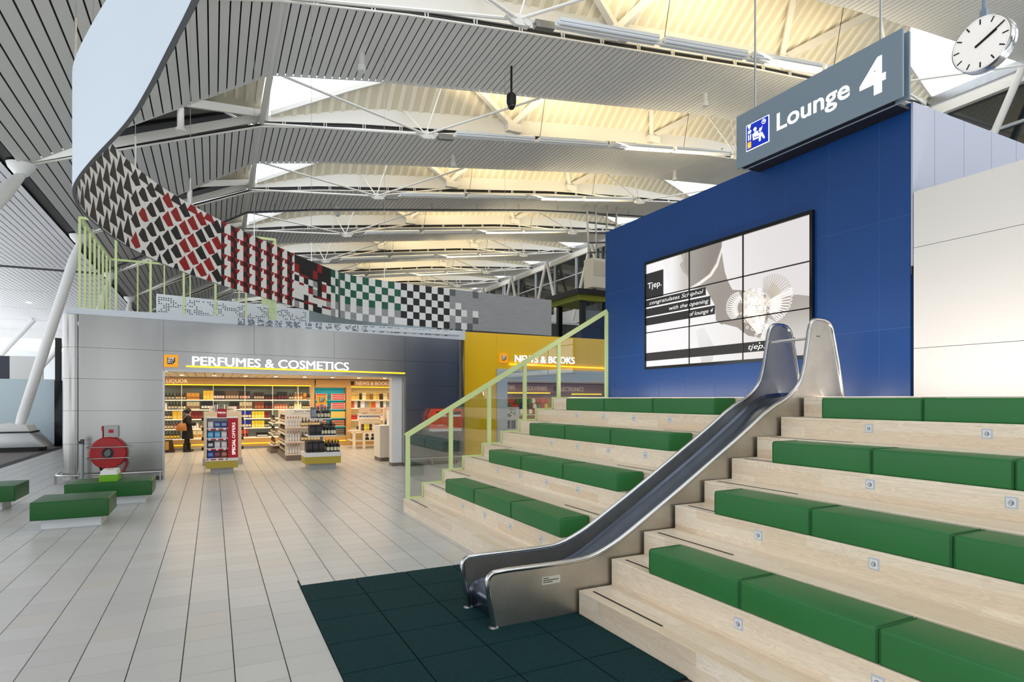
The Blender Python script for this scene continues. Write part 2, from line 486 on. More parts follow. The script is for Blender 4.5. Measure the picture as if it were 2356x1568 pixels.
# ================================================================== ROOF
ZPTS = [(-4.74, 8.45), (1.64, 12.42), (5, 13.03), (9, 13.6), (14, 14.28), (19, 14.98), (23, 15.4), (27, 15.75), (31, 16.1)]
def zb(x): return interp(ZPTS, x)
XS, XL, XE = 1.64, -4.74, 31.0
def near_y(x, yn): return yn if x >= XS else lerp(yn, yn - 3.8, (XS - x) / (XS - XL))
def far_y(x, yn): return yn + 4.0 if x >= XS else lerp(yn + 4.0, yn + 4.2, (XS - x) / (XS - XL))
PITCH, SW = 0.245, 0.21
def slat(mb, x, yn):
    a, b = x - SW / 2, x + SW / 2
    P = [(a, near_y(a, yn)), (b, near_y(b, yn)), (b, far_y(b, yn)), (a, far_y(a, yn))]
    mb.hexa([(px, py, zb(px)) for px, py in P] + [(px, py, zb(px) + .02) for px, py in P])
def off(x): return interp([(2.0, .42), (6.0, .95), (25.0, .95), (30.5, .42)], min(max(x, 2.0), 30.5))
BAYS = [-7.4, 0.6] + [8.6 + 8 * i for i in range(10)]
own = {8.6: (-4.7, 1.6), 16.6: (-4.7, 16), 24.6: (-4.7, 9), 32.6: (-4, 5)}
for bi, yn in enumerate(BAYS):
    ce = thing('ceiling', None, None, (10, yn + 2, 12), kind='structure')
    xs = []; x = XL + 0.1
    while x < XE: xs.append(x); x += PITCH
    bulk = MB()
    for x in xs:
        lo, hi = own.get(yn, (1, 0))
        if lo <= x <= hi:
            mb = MB(); slat(mb, x, yn); mb.build('slat', m_slat, ce)
        else: slat(bulk, x, yn)
    bulk.build('distant_slats', m_slat, ce, kind='stuff')
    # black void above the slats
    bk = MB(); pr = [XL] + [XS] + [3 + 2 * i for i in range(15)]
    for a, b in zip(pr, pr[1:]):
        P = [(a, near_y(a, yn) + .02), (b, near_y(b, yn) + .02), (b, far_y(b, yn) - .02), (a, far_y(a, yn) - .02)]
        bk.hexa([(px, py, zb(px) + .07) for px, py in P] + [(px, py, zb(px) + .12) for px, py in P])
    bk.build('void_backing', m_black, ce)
    # edge trims along both edges, white edge beam behind the near edge
    tr = MB()
    path = [XL, XS] + [3 + 2 * i for i in range(15)]
    tr.tube([(x, near_y(x, yn) - .02, zb(x) - .01) for x in path], .035, 6)
    tr.tube([(x, far_y(x, yn) + .01, zb(x) + .01) for x in path], .015, 5)
    tr.build('edge_trim', m_truss, ce)
    bmn = MB(); gap = MB()
    for a, b in zip(path[1:], path[2:]):
        za, zc = zb(a), zb(b); oa, ob_ = off(a), off(b)
        bmn.hexa([(a, yn + .05, za + .22), (b, yn + .05, zc + .22), (b, yn + .35, zc + .22), (a, yn + .35, za + .22),
                  (a, yn + .05, za + oa), (b, yn + .05, zc + ob_), (b, yn + .35, zc + ob_), (a, yn + .35, za + oa)])
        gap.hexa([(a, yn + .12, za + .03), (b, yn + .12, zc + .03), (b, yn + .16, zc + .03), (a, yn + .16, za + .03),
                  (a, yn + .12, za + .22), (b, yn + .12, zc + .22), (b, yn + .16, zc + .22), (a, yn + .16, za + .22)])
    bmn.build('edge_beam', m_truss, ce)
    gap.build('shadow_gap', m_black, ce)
    cl = MB()
    x = 2.4
    while x < XE:
        for dx in (0, .09): cl.box(x + dx, x + dx + .025, yn - .03, yn + .05, zb(x) + .02, zb(x) + .24)
        x += 1.55
    cl.build('hanger_clips', m_truss, ce, kind='stuff')

    # opening behind this band: deck, ribs, skylights
    y0, y1 = yn + 4.0, yn + 8.0
    dk = MB()
    TILT = .76
    def dz(x, y): return zb(x) + off(x) + TILT * (y1 - y)
    yt = y0 - .2
    def ymin(x):
        if x < 6.2: return y1 - .05 - (x - 2.0) * .2
        if x < 9.0: return lerp(y1 - .89, yt, (x - 6.2) / 2.8)
        if x > 27.0: return y1 - .05 - (31.0 - x) * .22
        if x > 24.0: return lerp(y1 - .93, yt, (27.0 - x) / 3.0)
        return yt
    cols = [2.0, 3.4, 4.8, 6.2, 7.6] + [9 + 1.875 * i for i in range(9)] + [25.5, 27, 28.4, 29.8, 31.0]
    for a, b in zip(cols, cols[1:]):
        P = [(a, ymin(a)), (b, ymin(b)), (b, y1 + .35), (a, y1 + .35)]
        dk.hexa([(px, py, dz(px, py)) for px, py in P] + [(px, py, dz(px, py) + .08) for px, py in P])
    dk.build('roof_deck', m_deck, ce)
    rb = MB(); x = 2.3
    single = bi in (2, 3)
    while x < 30.6:
        ya = ymin(x) + .02; yb_ = y1 + .3
        one = MB() if single else rb
        one.hexa([(x, ya, dz(x, ya) - .05), (x + .13, ya, dz(x + .13, ya) - .05), (x + .13, yb_, dz(x + .13, yb_) - .05), (x, yb_, dz(x, yb_) - .05),
                  (x - .03, ya, dz(x, ya)), (x + .16, ya, dz(x + .13, ya)), (x + .16, yb_, dz(x + .13, yb_)), (x - .03, yb_, dz(x, yb_))])
        if single: one.build('deck_rib', m_rib, ce)
        x += 0.47
    if not single: rb.build('deck_ribs', m_rib, ce, kind='stuff')
    # skylight panes and frames in the tilted plane, closing wall over the band behind
    for xx in ([1.7, 2.0, 3.4, 4.8, 6.2, 7.6, 9.0], [24.0, 25.5, 27.0, 28.4, 29.8, 31.0]):
        g = MB()
        for a, b in zip(xx, xx[1:]):
            ya, yb_ = (ymin(a) if a > 1.9 else y1), ymin(b)
            if abs(ya - yt) < .01 and abs(yb_ - yt) < .01: continue
            P = [(a, yt), (b, yt), (b, max(yb_, yt + .01)), (a, max(ya, yt + .01))]
            g.hexa([(px, py, dz(px, py) + .1) for px, py in P] + [(px, py, dz(px, py) + .12) for px, py in P])
        g.build('skylight_pane', m_roofglass, ce)
    fr = MB()
    for xx in ([2.0, 3.4, 4.8, 6.2, 7.6, 9.0], [24.0, 25.5, 27.0, 28.4, 29.8, 31.0]):
        for a, b in zip(xx, xx[1:]): fr.beam((a, ymin(a), dz(a, ymin(a)) + .02), (b, ymin(b), dz(b, ymin(b)) + .02), .12, .16)
    fr.beam((1.66, y0, zb(1.66) + .1), (1.66, y1, zb(1.66) + .2), .16, .28)
    fr.beam((1.8, y1, zb(1.8) + .3), (1.9, yt, dz(1.9, yt)), .16, .2)
    fr.build('skylight_frame', m_truss, ce)
    cwl = MB()
    for a, b in zip([9.0] + [10 + 2 * i for i in range(8)], [10 + 2 * i for i in range(8)]):
        cwl.hexa([(a, yt, zb(a) + .15), (b, yt, zb(b) + .15), (b, yt + .06, zb(b) + .15), (a, yt + .06, zb(a) + .15),
                  (a, yt, dz(a, yt)), (b, yt, dz(b, yt)), (b, yt + .06, dz(b, yt)), (a, yt + .06, dz(a, yt))])
    cwl.build('monitor_wall', m_truss, ce)
    # sloping triangle left of the spine, down to the column head
    p_node = (XS, y1, zb(XS)); p_far = (XS, y0, zb(XS)); p_head = (XL, y1 - 3.85, zb(XL))
    mid = (-1.25, y0 + .08, zb(-1.25))
    up = Vector((-.05, 0, .7))
    d = MB()
    vs_ = [Vector(p_node) + up + Vector((.0, 2.0, 0)), Vector(mid) + up + Vector((.2, -.3, 0)), Vector(p_head) + up * .6 + Vector((-.2, 1.2, 0))]
    d.add([tuple(q) for q in vs_] + [tuple(q + Vector((0, 0, .08))) for q in vs_], [(0, 2, 1), (3, 4, 5), (0, 1, 4, 3), (1, 2, 5, 4), (2, 0, 3, 5)])
    d.build('dark_infill', m_blackgloss, ce)
    d = MB()
    up2 = Vector((0, 0, .9))
    vs_ = [Vector(p_node) + up2 + Vector((.0, 2.2, 0)), Vector(p_far) + up2 + Vector((.0, -.4, 0)), Vector(mid) + up2 + Vector((-.3, -.2, 0))]
    d.add([tuple(q) for q in vs_] + [tuple(q + Vector((0, 0, .08))) for q in vs_], [(0, 2, 1), (3, 4, 5), (0, 1, 4, 3), (1, 2, 5, 4), (2, 0, 3, 5)])
    d.build('perforated_infill', m_deck, ce)
    for i in range(8):
        t0 = (i + .5) / 8
        a = Vector(p_far).lerp(Vector(mid), t0) + up2 - Vector((0, 0, .04)); b = Vector(p_node).lerp(Vector(mid), t0) + up2 - Vector((0, 0, .04))
        MB().beam(a, b, .1, .06).build('infill_rib', m_rib, ce)
    vb = MB()
    vb.beam(Vector(p_node) + Vector((-.1, .12, .35)), Vector(p_head) + Vector((.1, .1, .25)), .2, .28)
    vb.build('valley_beam', m_truss, ce)
    MB().beam(Vector(p_node) + Vector((0, -.1, .45)), Vector(mid) + Vector((0, .1, .45)), .18, .26).build('cross_beam', m_truss, ce)
    if bi < 7:
        s = Vector(mid) + Vector((.35, .5, -.25))
        MB().lathe([(.1, 0), (.1, .7)], 10, s).lathe([(.15, -.03), (.15, .05)], 10, s).build('stub_pipe', m_truss, ce, smooth=True)
    # spine seam (folded joint)
    MB().beam((XS, yn, zb(XS) - .015), (XS, yn + 4, zb(XS) - .015), .1, .03).build('spine_joint', m_truss, ce)

# flat slatted ceiling left of the valley, black valley gap
cl = thing('ceiling', None, None, (-14, 36, 8), kind='structure')
x = XL - 0.55; n = 0; bulk = MB()
while x > -23:
    b = MB() if n < 60 else bulk
    b.box(x - SW / 2, x + SW / 2, -6.0, 69.0, 8.47, 8.49)
    if n < 60: b.build('slat', m_slat_white, cl)
    x -= PITCH; n += 1
bulk.build('distant_slats', m_slat_white, cl, kind='stuff')
MB().box(-23, XL - .1, -6, 69, 8.54, 8.6).build('void_backing', m_black, cl)
MB().box(XL - .46, XL + .12, -8, 80, 8.62, 8.7).build('valley_gap', m_black, cl)
MB().box(-23, XL - .4, 68.9, 69.3, 7.6, 8.5).build('end_fascia', m_white, cl)
MB().box(-23, XL - .4, -6.1, -5.9, 8.4, 8.7).build('near_edge', m_truss, cl)
for yy in (36.2, 44.6, 53.0, 61.0):
    MB().box(-23, XL - .45, yy, yy + .06, 8.44, 8.472).build('cross_joint', m_truss, cl)

# trusses with their rods and nodes, light fittings hung along the lower chord
def zt(x): return interp([(7.55, 12.5), (24.6, 14.8)], x)
bay_word = ['nearest', 'second', 'third', 'fourth', 'fifth', 'sixth', 'seventh', 'eighth']
for bi, yn in enumerate(BAYS[2:10]):
    y0, y1 = yn + 4.0, yn + 8.0; ym = yn + 6.0
    t = thing('roof_truss', 'white steel rod truss under the %s roof opening' % bay_word[bi], 'truss', (16, ym, 12))
    N1 = (7.55, ym, zt(7.55)); N2 = (24.6, ym, zt(24.6))
    rods = [(N1, (2.0, y0, zb(2.0) + .02), .045), (N1, (11.6, y0, zb(11.6)), .045), (N1, (1.7, y1, zb(1.7) + .1), .05),
            (N1, (12.4, y1, zb(12.4) + .25), .045), (N1, (8.6, y1 - 2.0, zb(8.6) + 2.2), .03), (N1, (7.2, y1, zb(7.2) + .9), .03),
            (N2, (30.6, y0, zb(30.6)), .045), (N2, (20.6, y0, zb(20.6)), .045), (N2, (30.6, y1, zb(30.6) + .1), .05), (N2, (20.6, y1, zb(20.6) + .25), .045),
            (N2, (23.8, y1 - 2.0, zb(23.8) + 2.2), .03)]
    for a, b, r in rods: MB().tube([a, b], r, 7).build('rod', m_truss, t, smooth=True)
    for nd, s in ((N1, 1), (N2, -1)):
        b = MB(); x, y, z = nd
        b.prism([(x - .42, z - .02), (x - .1, z - .2), (x + .3, z - .15), (x + .45, z + .02), (x, z + .14)], y - .06, y + .06, 'y')
        b.lathe([(.12, -.1), (.12, .1)], 12, (x + .25 * s, y, z - .05), axis='y')
        b.build('node_plate', m_truss, t)
        MB().beam((x + .5 * s, y, z), (x + 1.1 * s, y, z + .08), .2, .2).build('coupling', m_steel, t)
    MB().tube([N1, N2], .05, 7).build('lower_chord', m_truss, t, smooth=True)
    for (xa, xn) in ((7.4, 12.4), (14.6, 12.4), (18.4, 20.6), (25.0, 20.6)):
        MB().beam((xa, y1 - 2.6, zb(xa) + .95 + .76 * 2.6 - .25), (xn, y1 + .05, zb(xn) + .62), .2, .26).build('brace', m_truss, t)
    for xn in (12.4, 20.6):
        MB().box(xn - .35, xn + .35, y1 - .25, y1 + .05, zb(xn) + .25, zb(xn) + .6).build('brace_shoe', m_truss, t)
        MB().tube([(xn + .3, ym + .02, zt(xn)), (xn + .6, y1 - 2.4, zb(xn + .6) + 2.5)], .012, 5).build('stay_wire', m_black, t)
    # four fittings
    if bi < 6:
        for k in range(4):
            xa = 8.8 + k * 3.85; xb2 = xa + 3.6
            f = thing('linear_light', '%s long white twin-tube light fitting along the %s roof truss' % (('leftmost', 'second from left', 'third from left', 'rightmost')[k], bay_word[bi]), 'light fitting', ((xa + xb2) / 2, ym, zt(xa)), 'light fittings along the %s roof truss' % bay_word[bi])
            MB().beam((xa, ym, zt(xa) + .12), (xb2, ym, zt(xb2) + .12), .34, .1).build('reflector', m_trim, f)
            for dy in (-.12, .12):
                MB().tube([(xa, ym + dy, zt(xa) + .02), (xb2, ym + dy, zt(xb2) + .02)], .05, 8).build('tube_housing', M('light_housing', (222, 228, 236), .35), f, smooth=True)
            MB().beam((xa + .05, ym, zt(xa) + .185), (xb2 - .05, ym, zt(xb2) + .185), .2, .03).build('lamp', M('warm_lamp', (255, 226, 170), .4, emit=3), f)
    area_light('truss_uplight', (16.0, ym, zt(16) + .35), 15.0, .4, 380 if bi < 6 else 300, (1.0, .83, .52), (PI, math.radians(7.7), 0))

# conduit with hangers below the third band
cd = thing('conduit_pipe', 'thin dark conduit pipe hung below the third slatted ceiling band', 'pipe', (8, 34.6, 12))
cpath = [(-30, 8.1), (XL - .2, 8.1), (XS, 12.0), (5, 12.62), (9, 13.2), (14, 13.9), (19, 14.6), (23, 15.0), (27, 15.35), (31, 15.7)]
MB().tube([(x, 34.8, z) for x, z in cpath], .05, 6).build('pipe', m_grey_dark, cd)
for x in range(3, 30, 3):
    MB().tube([(x, 34.8, interp(cpath, x)), (x, 34.8, zb(x))], .012, 5).build('hanger', m_grey_dark, cd)

# white cylinder spots, black dome camera
spots = [(4.2, 18.9, 'on the nearest ceiling band beside the white skylight'), (10.4, 27.0, 'near the middle of the second ceiling band'),
         (18.6, 18.8, 'above the left end of the lounge sign'), (24.5, 27.2, 'beside the left edge of the lounge sign, second band'), (6.5, 35.6, 'on the third ceiling band')]
for x, y, w in spots:
    z = zb(x); t = thing('spot_lamp', 'white cylinder ceiling spot ' + w, 'spot lamp', (x, y, z - .55))
    MB().lathe([(.1, -.36), (.1, 0)], 12, (x, y, z)).build('housing', m_truss, t, smooth=True)
    MB().lathe([(.13, -.55), (.13, -.36), (.1, -.33)], 12, (x, y, z)).build('head', m_white, t, smooth=True)
t = thing('spot_lamp', 'white cylinder ceiling spot left of the black valley gap', 'spot lamp', (-6.4, 24.6, 7.9))
MB().lathe([(.09, -.3), (.09, 0)], 12, (-6.4, 24.6, 8.47)).build('housing', m_truss, t, smooth=True)
MB().lathe([(.12, -.5), (.12, -.3), (.09, -.28)], 12, (-6.4, 24.6, 8.47)).build('head', m_white, t, smooth=True)
dc = thing('dome_camera', 'black dome camera on a black rod hanging from the nearest ceiling band', 'camera', (9.33, 18.6, 12.2))
MB().tube([(9.33, 18.6, zb(9.33)), (9.33, 18.6, 12.55)], .04, 8).build('rod', m_black, dc, smooth=True)
MB().lathe([(.1, 12.7), (.17, 12.62), (.17, 12.36), (.15, 12.3)], 14, (9.33, 18.6, 0)).build('body', m_black, dc, smooth=True)
MB().lathe([(.14, 12.3), (.13, 12.22), (.08, 12.15), (.02, 12.13)], 14, (9.33, 18.6, 0)).build('dome', m_blackgloss, dc, smooth=True)
for i, (x, y) in enumerate([(-9, 33), (-13.5, 44), (-11, 50), (-9, 55)]):
    MB().lathe([(.16, 0), (.16, .03)], 12, (x, y, 8.44)).build('downlight', M('downlight_lens', (255, 250, 240), .4, emit=4), smooth=True,
        label='small round downlight in the white slatted ceiling on the left', cat='downlight', group='downlights of the left ceiling')

# ================================================================== GLAZED WALL (far right, x = 31)
gw = thing('wall_glazed', None, None, (31, 45, 0), kind='structure')
MB().box(31.1, 31.6, -4, 96, 0, 9.3).build('lower_wall', m_grey_dark, gw)
MB().box(30.9, 31.4, -4, 96, 9.3, 10.6).build('parapet', m_trim, gw)
MB().box(30.85, 31.3, -4, 96, 15.55, 16.0).build('eave_beam', m_truss, gw)
MB().box(30.8, 31.2, -4, 96, 16.1, 16.5).build('gutter_beam', m_steel, gw)
ys = [-4 + 4 * i for i in range(26)]
for a, b in zip(ys, ys[1:]):
    for z0, z1 in ((10.6, 12.3), (12.3, 13.95), (13.95, 15.55)):
        MB().box(31.12, 31.16, a, b, z0, z1).build('pane', m_darkglass, gw)
    MB().box(30.95, 31.15, a - .1, a + .1, 10.6, 15.6).build('mullion', m_mull, gw)
for z in (12.3, 13.95): MB().box(31.0, 31.14, -4, 96, z - .06, z + .06).build('transom', m_mull, gw)
for i in range(11):
    y = 4.6 + 8 * i
    st = thing('strut', None, None, (30.5, y + 8, 9.5))
    tag(st, 'slanting white V strut under the glazed eave on the far right', 'strut', 'V struts along the glazed wall')
    for dy in (-2.0, 2.0):
        MB().tube([(30.4, y + 8 + dy * .05, 15.9), (30.2, y + 8 + dy * 1.4, 9.4)], .15, 10).build('leg', m_white, st, smooth=True)

# unseen piers added behind the viewer to put dark streaks in the steel reflections
wfr = thing('added_piers', None, None, (0, -5, 0), kind='structure')
for x0, x1 in ((-13, -10.6), (-7.2, -5.6), (-2.2, -.2), (3.6, 5.0), (9, 12.5), (16, 18), (22, 24), (28, 30)):
    MB().box(x0, x1, -5.6, -5.0, 0, 8.4).build('reflection_pier', M('reflection_pier_dark', (70, 66, 64), .6), wfr)
MB().box(-23, 31, -5.6, -5.0, 6.2, 7.2).build('reflection_lintel', M('reflection_pier_dark', (70, 66, 64)), wfr)
# ================================================================== SEAT CUSHIONS
row_word = {1: 'bottom', 3: 'second', 5: 'third', 7: 'top'}
def cushion(k, y0, y1, label, group):
    x0 = XR[k] + 0.006; x1 = x0 + 0.372; z0 = ZL[k]; z1 = z0 + 0.212
    t = thing('seat_cushion', label, 'cushion', ((x0 + x1) / 2, (y0 + y1) / 2, z0), group)
    b = MB()
    # soft box: slightly crowned top and front
    b.box(x0, x1, y0 + .0015, y1 - .0015, z0, z1)
    c = b.build('cover', m_green, t, bevel=0.018, seg=3, smooth=True)
    for y in (y0 + .012, y1 - .012):
        r = .022; q = []; p = MB()
        for cx, cz, a0, a1 in ((x0 + r, z0 + r, 1.5, 1.0), (x0 + r, z1 - r, 1.0, .5), (x1 - r, z1 - r, .5, 0), (x1 - r, z0 + r, 0, -.5)):
            for s in range(4):
                a = PI * lerp(a0, a1, s / 3)
                q.append((cx + math.cos(a) * (r + .001), y, cz + math.sin(a) * (r + .001)))
        q.append(q[0])
        p.tube(q, .0035, 5, cap=False)
        p.build('piping', m_green_seam, t)
    return t
pos3 = ['nearest the railing', 'in the middle', 'nearest the slide']
for k in (1, 3, 5, 7):
    ys = [9.225 + .012 * (k - 1) / 2, 8.03 + .02 * (k - 1) / 2, 6.825 + .015 * (k - 1) / 2, 5.6 + .02 * (k - 1) / 2]
    for i in range(3):
        cushion(k, ys[i + 1], ys[i], 'green leather seat cushion, %s row left of the slide, %s' % (row_word[k], pos3[i]), 'green cushions left of the slide')
posr = ['next to the slide', 'second from the slide', 'third from the slide']
for k in (1, 3, 5, 7):
    y = 4.125 + .006 * (k - 1)
    for i in range(2 if k == 7 else 3):
        cushion(k, y - 1.008 * (i + 1), y - 1.008 * i, 'green leather seat cushion, %s row right of the slide, %s' % (row_word[k], posr[i]), 'green cushions right of the slide')

# ================================================================== SLIDE
SY0, SY1 = 4.69, 5.265
rail = [(2.18, 0.012), (2.115, .42), (2.135, .475), (2.2, .5), (2.6, .495), (3.05, .492), (3.22, .515), (3.4, .58), (3.57, .66), (3.85, .82), (4.2, 1.02), (4.7, 1.32), (5.2, 1.62),
        (5.62, 1.895), (5.87, 2.0), (6.0, 2.08), (6.115, 2.19), (6.185, 2.36), (6.24, 2.63), (6.285, 2.86), (6.335, 2.925), (6.4, 2.952), (6.58, 2.95), (6.68, 2.89), (6.728, 2.74), (6.83, 2.36), (6.9, 2.022)]
def smooth_path(p, it=2):
    for _ in range(it):
        q = [p[0]]
        for a, b in zip(p, p[1:]):
            q += [tuple(lerp(i, j, .25) for i, j in zip(a, b)), tuple(lerp(i, j, .75) for i, j in zip(a, b))]
        p = q + [p[-1]]
    return p
railS = smooth_path(rail, 1)
sl = thing('slide', 'stainless steel playground slide running down the wooden tiers onto the mat', 'slide', (4.2, 4.98, 0))
low = [(6.9, 1.9), (6.2, 1.3), (5.0, .6), (4.0, .1), (3.6, 0.012)]
for y in (SY0 - .004, SY1 - .004):
    MB().prism(railS + low, y, y + .008, 'y').build('side_panel', m_slide, sl)
for y in (SY0, SY1):
    MB().tube([(x, y, z) for x, z in railS], .024, 10).build('tube_rail', m_chrome, sl, smooth=True)
    MB().lathe([(.045, .012), (.045, .018)], 14, (2.18, y, 0)).build('foot_flange', m_steel, sl)
bed = smooth_path([(2.24, .013), (2.225, .16), (2.26, .215), (2.36, .23), (2.75, .245), (3.15, .26), (3.45, .36), (3.75, .535), (4.2, .8), (4.7, 1.1), (5.2, 1.4), (5.75, 1.76), (6.0, 1.93), (6.25, 2.03), (6.9, 2.035)], 2)
b = MB(); n = len(bed)
prof = [(0, .05), (.012, .02), (.05, 0), (.5, 0), (.553, .02), (.567, .05)]
vs_ = []; fs_ = []
for i, (x, z) in enumerate(bed):
    x_a, z_a = bed[max(i - 1, 0)]; x_b, z_b = bed[min(i + 1, n - 1)]
    t_ = Vector((x_b - x_a, z_b - z_a)).normalized(); nn = Vector((-t_.y, t_.x))
    for w, h in prof: vs_.append((x + nn.x * h, SY0 + .004 + w, z + nn.y * h))
m_ = len(prof)
for i in range(n - 1):
    for k in range(m_ - 1):
        fs_.append((i * m_ + k, i * m_ + k + 1, (i + 1) * m_ + k + 1, (i + 1) * m_ + k))
b.add(vs_, fs_).build('chute_bed', m_slide_bed, sl, smooth=True)
MB().tube([(6.3, SY0, 2.72), (6.3, SY1, 2.72)], .018, 10).build('crossbar', m_chrome, sl, smooth=True)
pl = MB().box(2.66, 2.85, SY0 - .008, SY0 - .003, .32, .39).build('plaque', M('plaque_beige', (206, 204, 190), .4), sl)
for i, w in enumerate((.06, .16, .1)):
    MB().box(2.67, 2.67 + w, SY0 - .009, SY0 - .007, .372 - i * .018, .379 - i * .018).build('plaque_line', m_black, pl)
for dx in (0, .035):
    MB().lathe([(.008, -.006), (.008, 0)], 8, (6.42 + dx, SY0 - .003, 2.75), axis='y').build('bolt', m_grey_dark, sl)

# ================================================================== GLASS RAILING (left end of the tiers)
GY = 10.36
rl = thing('glass_railing', 'lime green steel railing with glass panes climbing the left edge of the tiers', 'railing', (5.3, GY, 0))
def rail_z(x): return interp([(3.11, 1.36), (7.48, 3.87)], x)
P0, P1 = (3.10, 1.36), (7.45, 3.86)
MB().beam((3.08, GY, 1.345), (7.46, GY, 3.865), .058, .085).build('handrail', m_lime, rl)
xp = [3.12, 3.94, 4.72, 5.49, 6.27, 7.45]
def level_at(x):
    k = max([i for i in range(9) if XR[i] <= x + .02]); return ZL[k]
for i, x in enumerate(xp):
    MB().box(x - .035, x + .035, GY - .0245, GY + .0245, level_at(x), rail_z(x) - .02).build('post', m_lime, rl)
for k in range(1, 9):
    MB().box(XR[k] - .03, XR[k] - .006, GY - .0185, GY + .0185, ZL[k - 1] + .025, ZL[k] + .0005).build('step_edge', m_lime, rl)
for k in range(9):
    MB().box(XR[k] - (.03 if k else 0) + (.07 if k == 0 else 0), min(XR[k + 1], 7.47) - .03, GY - .02, GY + .02, ZL[k] + .001, ZL[k] + .025).build('step_edge', m_lime, rl)
for a, c in zip(xp, xp[1:]):
    poly = [(a + .03, level_at(a) + .01)]
    for k in range(1, 9):
        if a + .03 < XR[k] < c - .03: poly += [(XR[k] - .03, ZL[k - 1] + .01), (XR[k] - .03, ZL[k] + .01)]
    poly += [(c - .03, level_at(c - .05) + .01), (c - .03, rail_z(c) - .05), (a + .03, rail_z(a) - .05)]
    MB().prism(poly, GY - .005, GY + .005, 'y').build('pane', m_glass, rl)

# ================================================================== VIDEO WALL
vw = thing('video_wall', 'large black-framed video wall of nine screens mounted on the blue wall', 'screen', (7.44, 7.33, 2.57))
vy0, vy1, vz0, vz1 = 5.50, 9.09, 2.572, 4.633
iy0, iy1, iz0, iz1 = 5.545, 9.07, 2.622, 4.58
fx = 7.43
f = MB()
f.box(fx, XB, vy0, iy0, vz0, vz1).box(fx, XB, iy1, vy1, vz0, vz1).box(fx, XB, iy0, iy1, vz0, iz0).box(fx, XB, iy0, iy1, iz1, vz1)
f.build('frame', m_blackgloss, vw)
def lcd(name, rgb, e=0.9):
    return M(name, rgb, .5, emit=e, spec=.2)
def lcd_grad(name, a, b_, y0, z0, y1, z1, e=0.9):
    m = bpy.data.materials.new(name); m.use_nodes = True; nt = m.node_tree; L = nt.links.new
    p = nt.nodes['Principled BSDF']; g = nt.nodes.new('ShaderNodeNewGeometry')
    d = Vector((0, y1 - y0, z1 - z0)); q = d / d.length_squared
    dt = nt.nodes.new('ShaderNodeVectorMath'); dt.operation = 'DOT_PRODUCT'; dt.inputs[1].default_value = q
    L(g.outputs['Position'], dt.inputs[0])
    ad = nt.nodes.new('ShaderNodeMath'); ad.inputs[1].default_value = -(q.y * y0 + q.z * z0); L(dt.outputs['Value'], ad.inputs[0])
    cr = nt.nodes.new('ShaderNodeValToRGB'); cr.color_ramp.interpolation = 'EASE'
    cr.color_ramp.elements[0].color = (*lin(a), 1); cr.color_ramp.elements[1].color = (*lin(b_), 1)
    L(ad.outputs[0], cr.inputs['Fac']); L(cr.outputs['Color'], p.inputs['Emission Color'])
    p.inputs['Base Color'].default_value = (.02, .02, .02, 1); p.inputs['Emission Strength'].default_value = e
    return m
m_scr = lcd_grad('screen_ivory', (250, 248, 248), (226, 220, 220), 8.5, 3.4, 5.6, 4.2, 1.05)
ysc = [iy1, 7.906, 6.725, iy0]; zsc = [iz0, 3.274, 3.929, iz1]
for i in range(3):
    for j in range(3):
        MB().box(fx + .03, fx + .05, ysc[i + 1], ysc[i], zsc[j], zsc[j + 1]).build('screen', m_scr, vw)
art = thing('screen_image', None, None, (fx + .02, 7.3, 2.6)); adopt(art, vw)
def shape(name, pts, mat, layer):
    x = fx + .029 - .0012 * layer
    MB().prism([(y, z) for y, z in pts], x, x + .001, 'x').build(name, mat, art)
def Y(u): return None
# helper: image fractions (s from left 0..1, t from bottom 0..1) on the screen
def st(s, t): return (lerp(iy1, iy0, s), lerp(iz0, iz1, t))
# profile of chin, neck and shoulder in warm greys
shape('neck_shape', [st(*p) for p in [(.27, .999), (.541, .999), (.538, .936), (.545, .853), (.557, .747), (.574, .668), (.602, .581), (.66, .56), (.76, .5), (.86, .45), (.8, .31), (.757, .16), (.69, .19), (.63, .267), (.55, .311), (.508, .291), (.503, .362), (.497, .478), (.438, .647), (.333, .666), (.318, .781), (.28, .843), (.26, .912), (.285, .94)]],
      lcd_grad('image_neck', (196, 188, 180), (166, 157, 148), 8.1, 4.3, 7.2, 3.6), 1)
shape('face_light', [st(*p) for p in [(.132, .999), (.27, .999), (.285, .94), (.26, .912), (.28, .843), (.318, .781), (.333, .666), (.2, .678), (.179, .775), (.158, .859)]], lcd_grad('image_face', (250, 248, 247), (206, 198, 192), 8.4, 4.1, 7.95, 4.1, 1.0), 1)
shape('jaw_shade', [st(*p) for p in [(.30, .999), (.54, .999), (.535, .96), (.5, .84), (.46, .76), (.39, .715), (.335, .69), (.325, .78), (.3, .84), (.29, .9)]], lcd_grad('image_jaw', (176, 168, 161), (150, 141, 133), 8.0, 4.3, 7.3, 4.2), 2)
shape('jaw_light', [st(*p) for p in [(.333, .678), (.393, .708), (.464, .755), (.508, .833), (.541, .957), (.545, .967), (.544, .934), (.516, .807), (.475, .734), (.407, .686), (.351, .667)]], lcd('image_jaw_light', (206, 199, 193)), 3)
shape('shoulder_shade', [st(*p) for p in [(.80, .44), (.878, .453), (.939, .446), (.999, .419), (.999, .001), (.939, .001), (.914, .142), (.841, .257), (.8, .307)]], lcd_grad('image_shoulder', (182, 173, 165), (222, 216, 211), 6.0, 3.45, 6.0, 2.8), 4)
shape('shirt_shape', [st(*p) for p in [(.333, .356), (.429, .342), (.503, .35), (.574, .267), (.63, .267), (.691, .19), (.757, .157), (.8, .307), (.848, .256), (.92, .131), (.939, .001), (.665, .001), (.333, .001)]], lcd_grad('image_shirt', (250, 248, 247), (232, 227, 223), 7.8, 2.9, 5.9, 2.9, 1.0), 5)
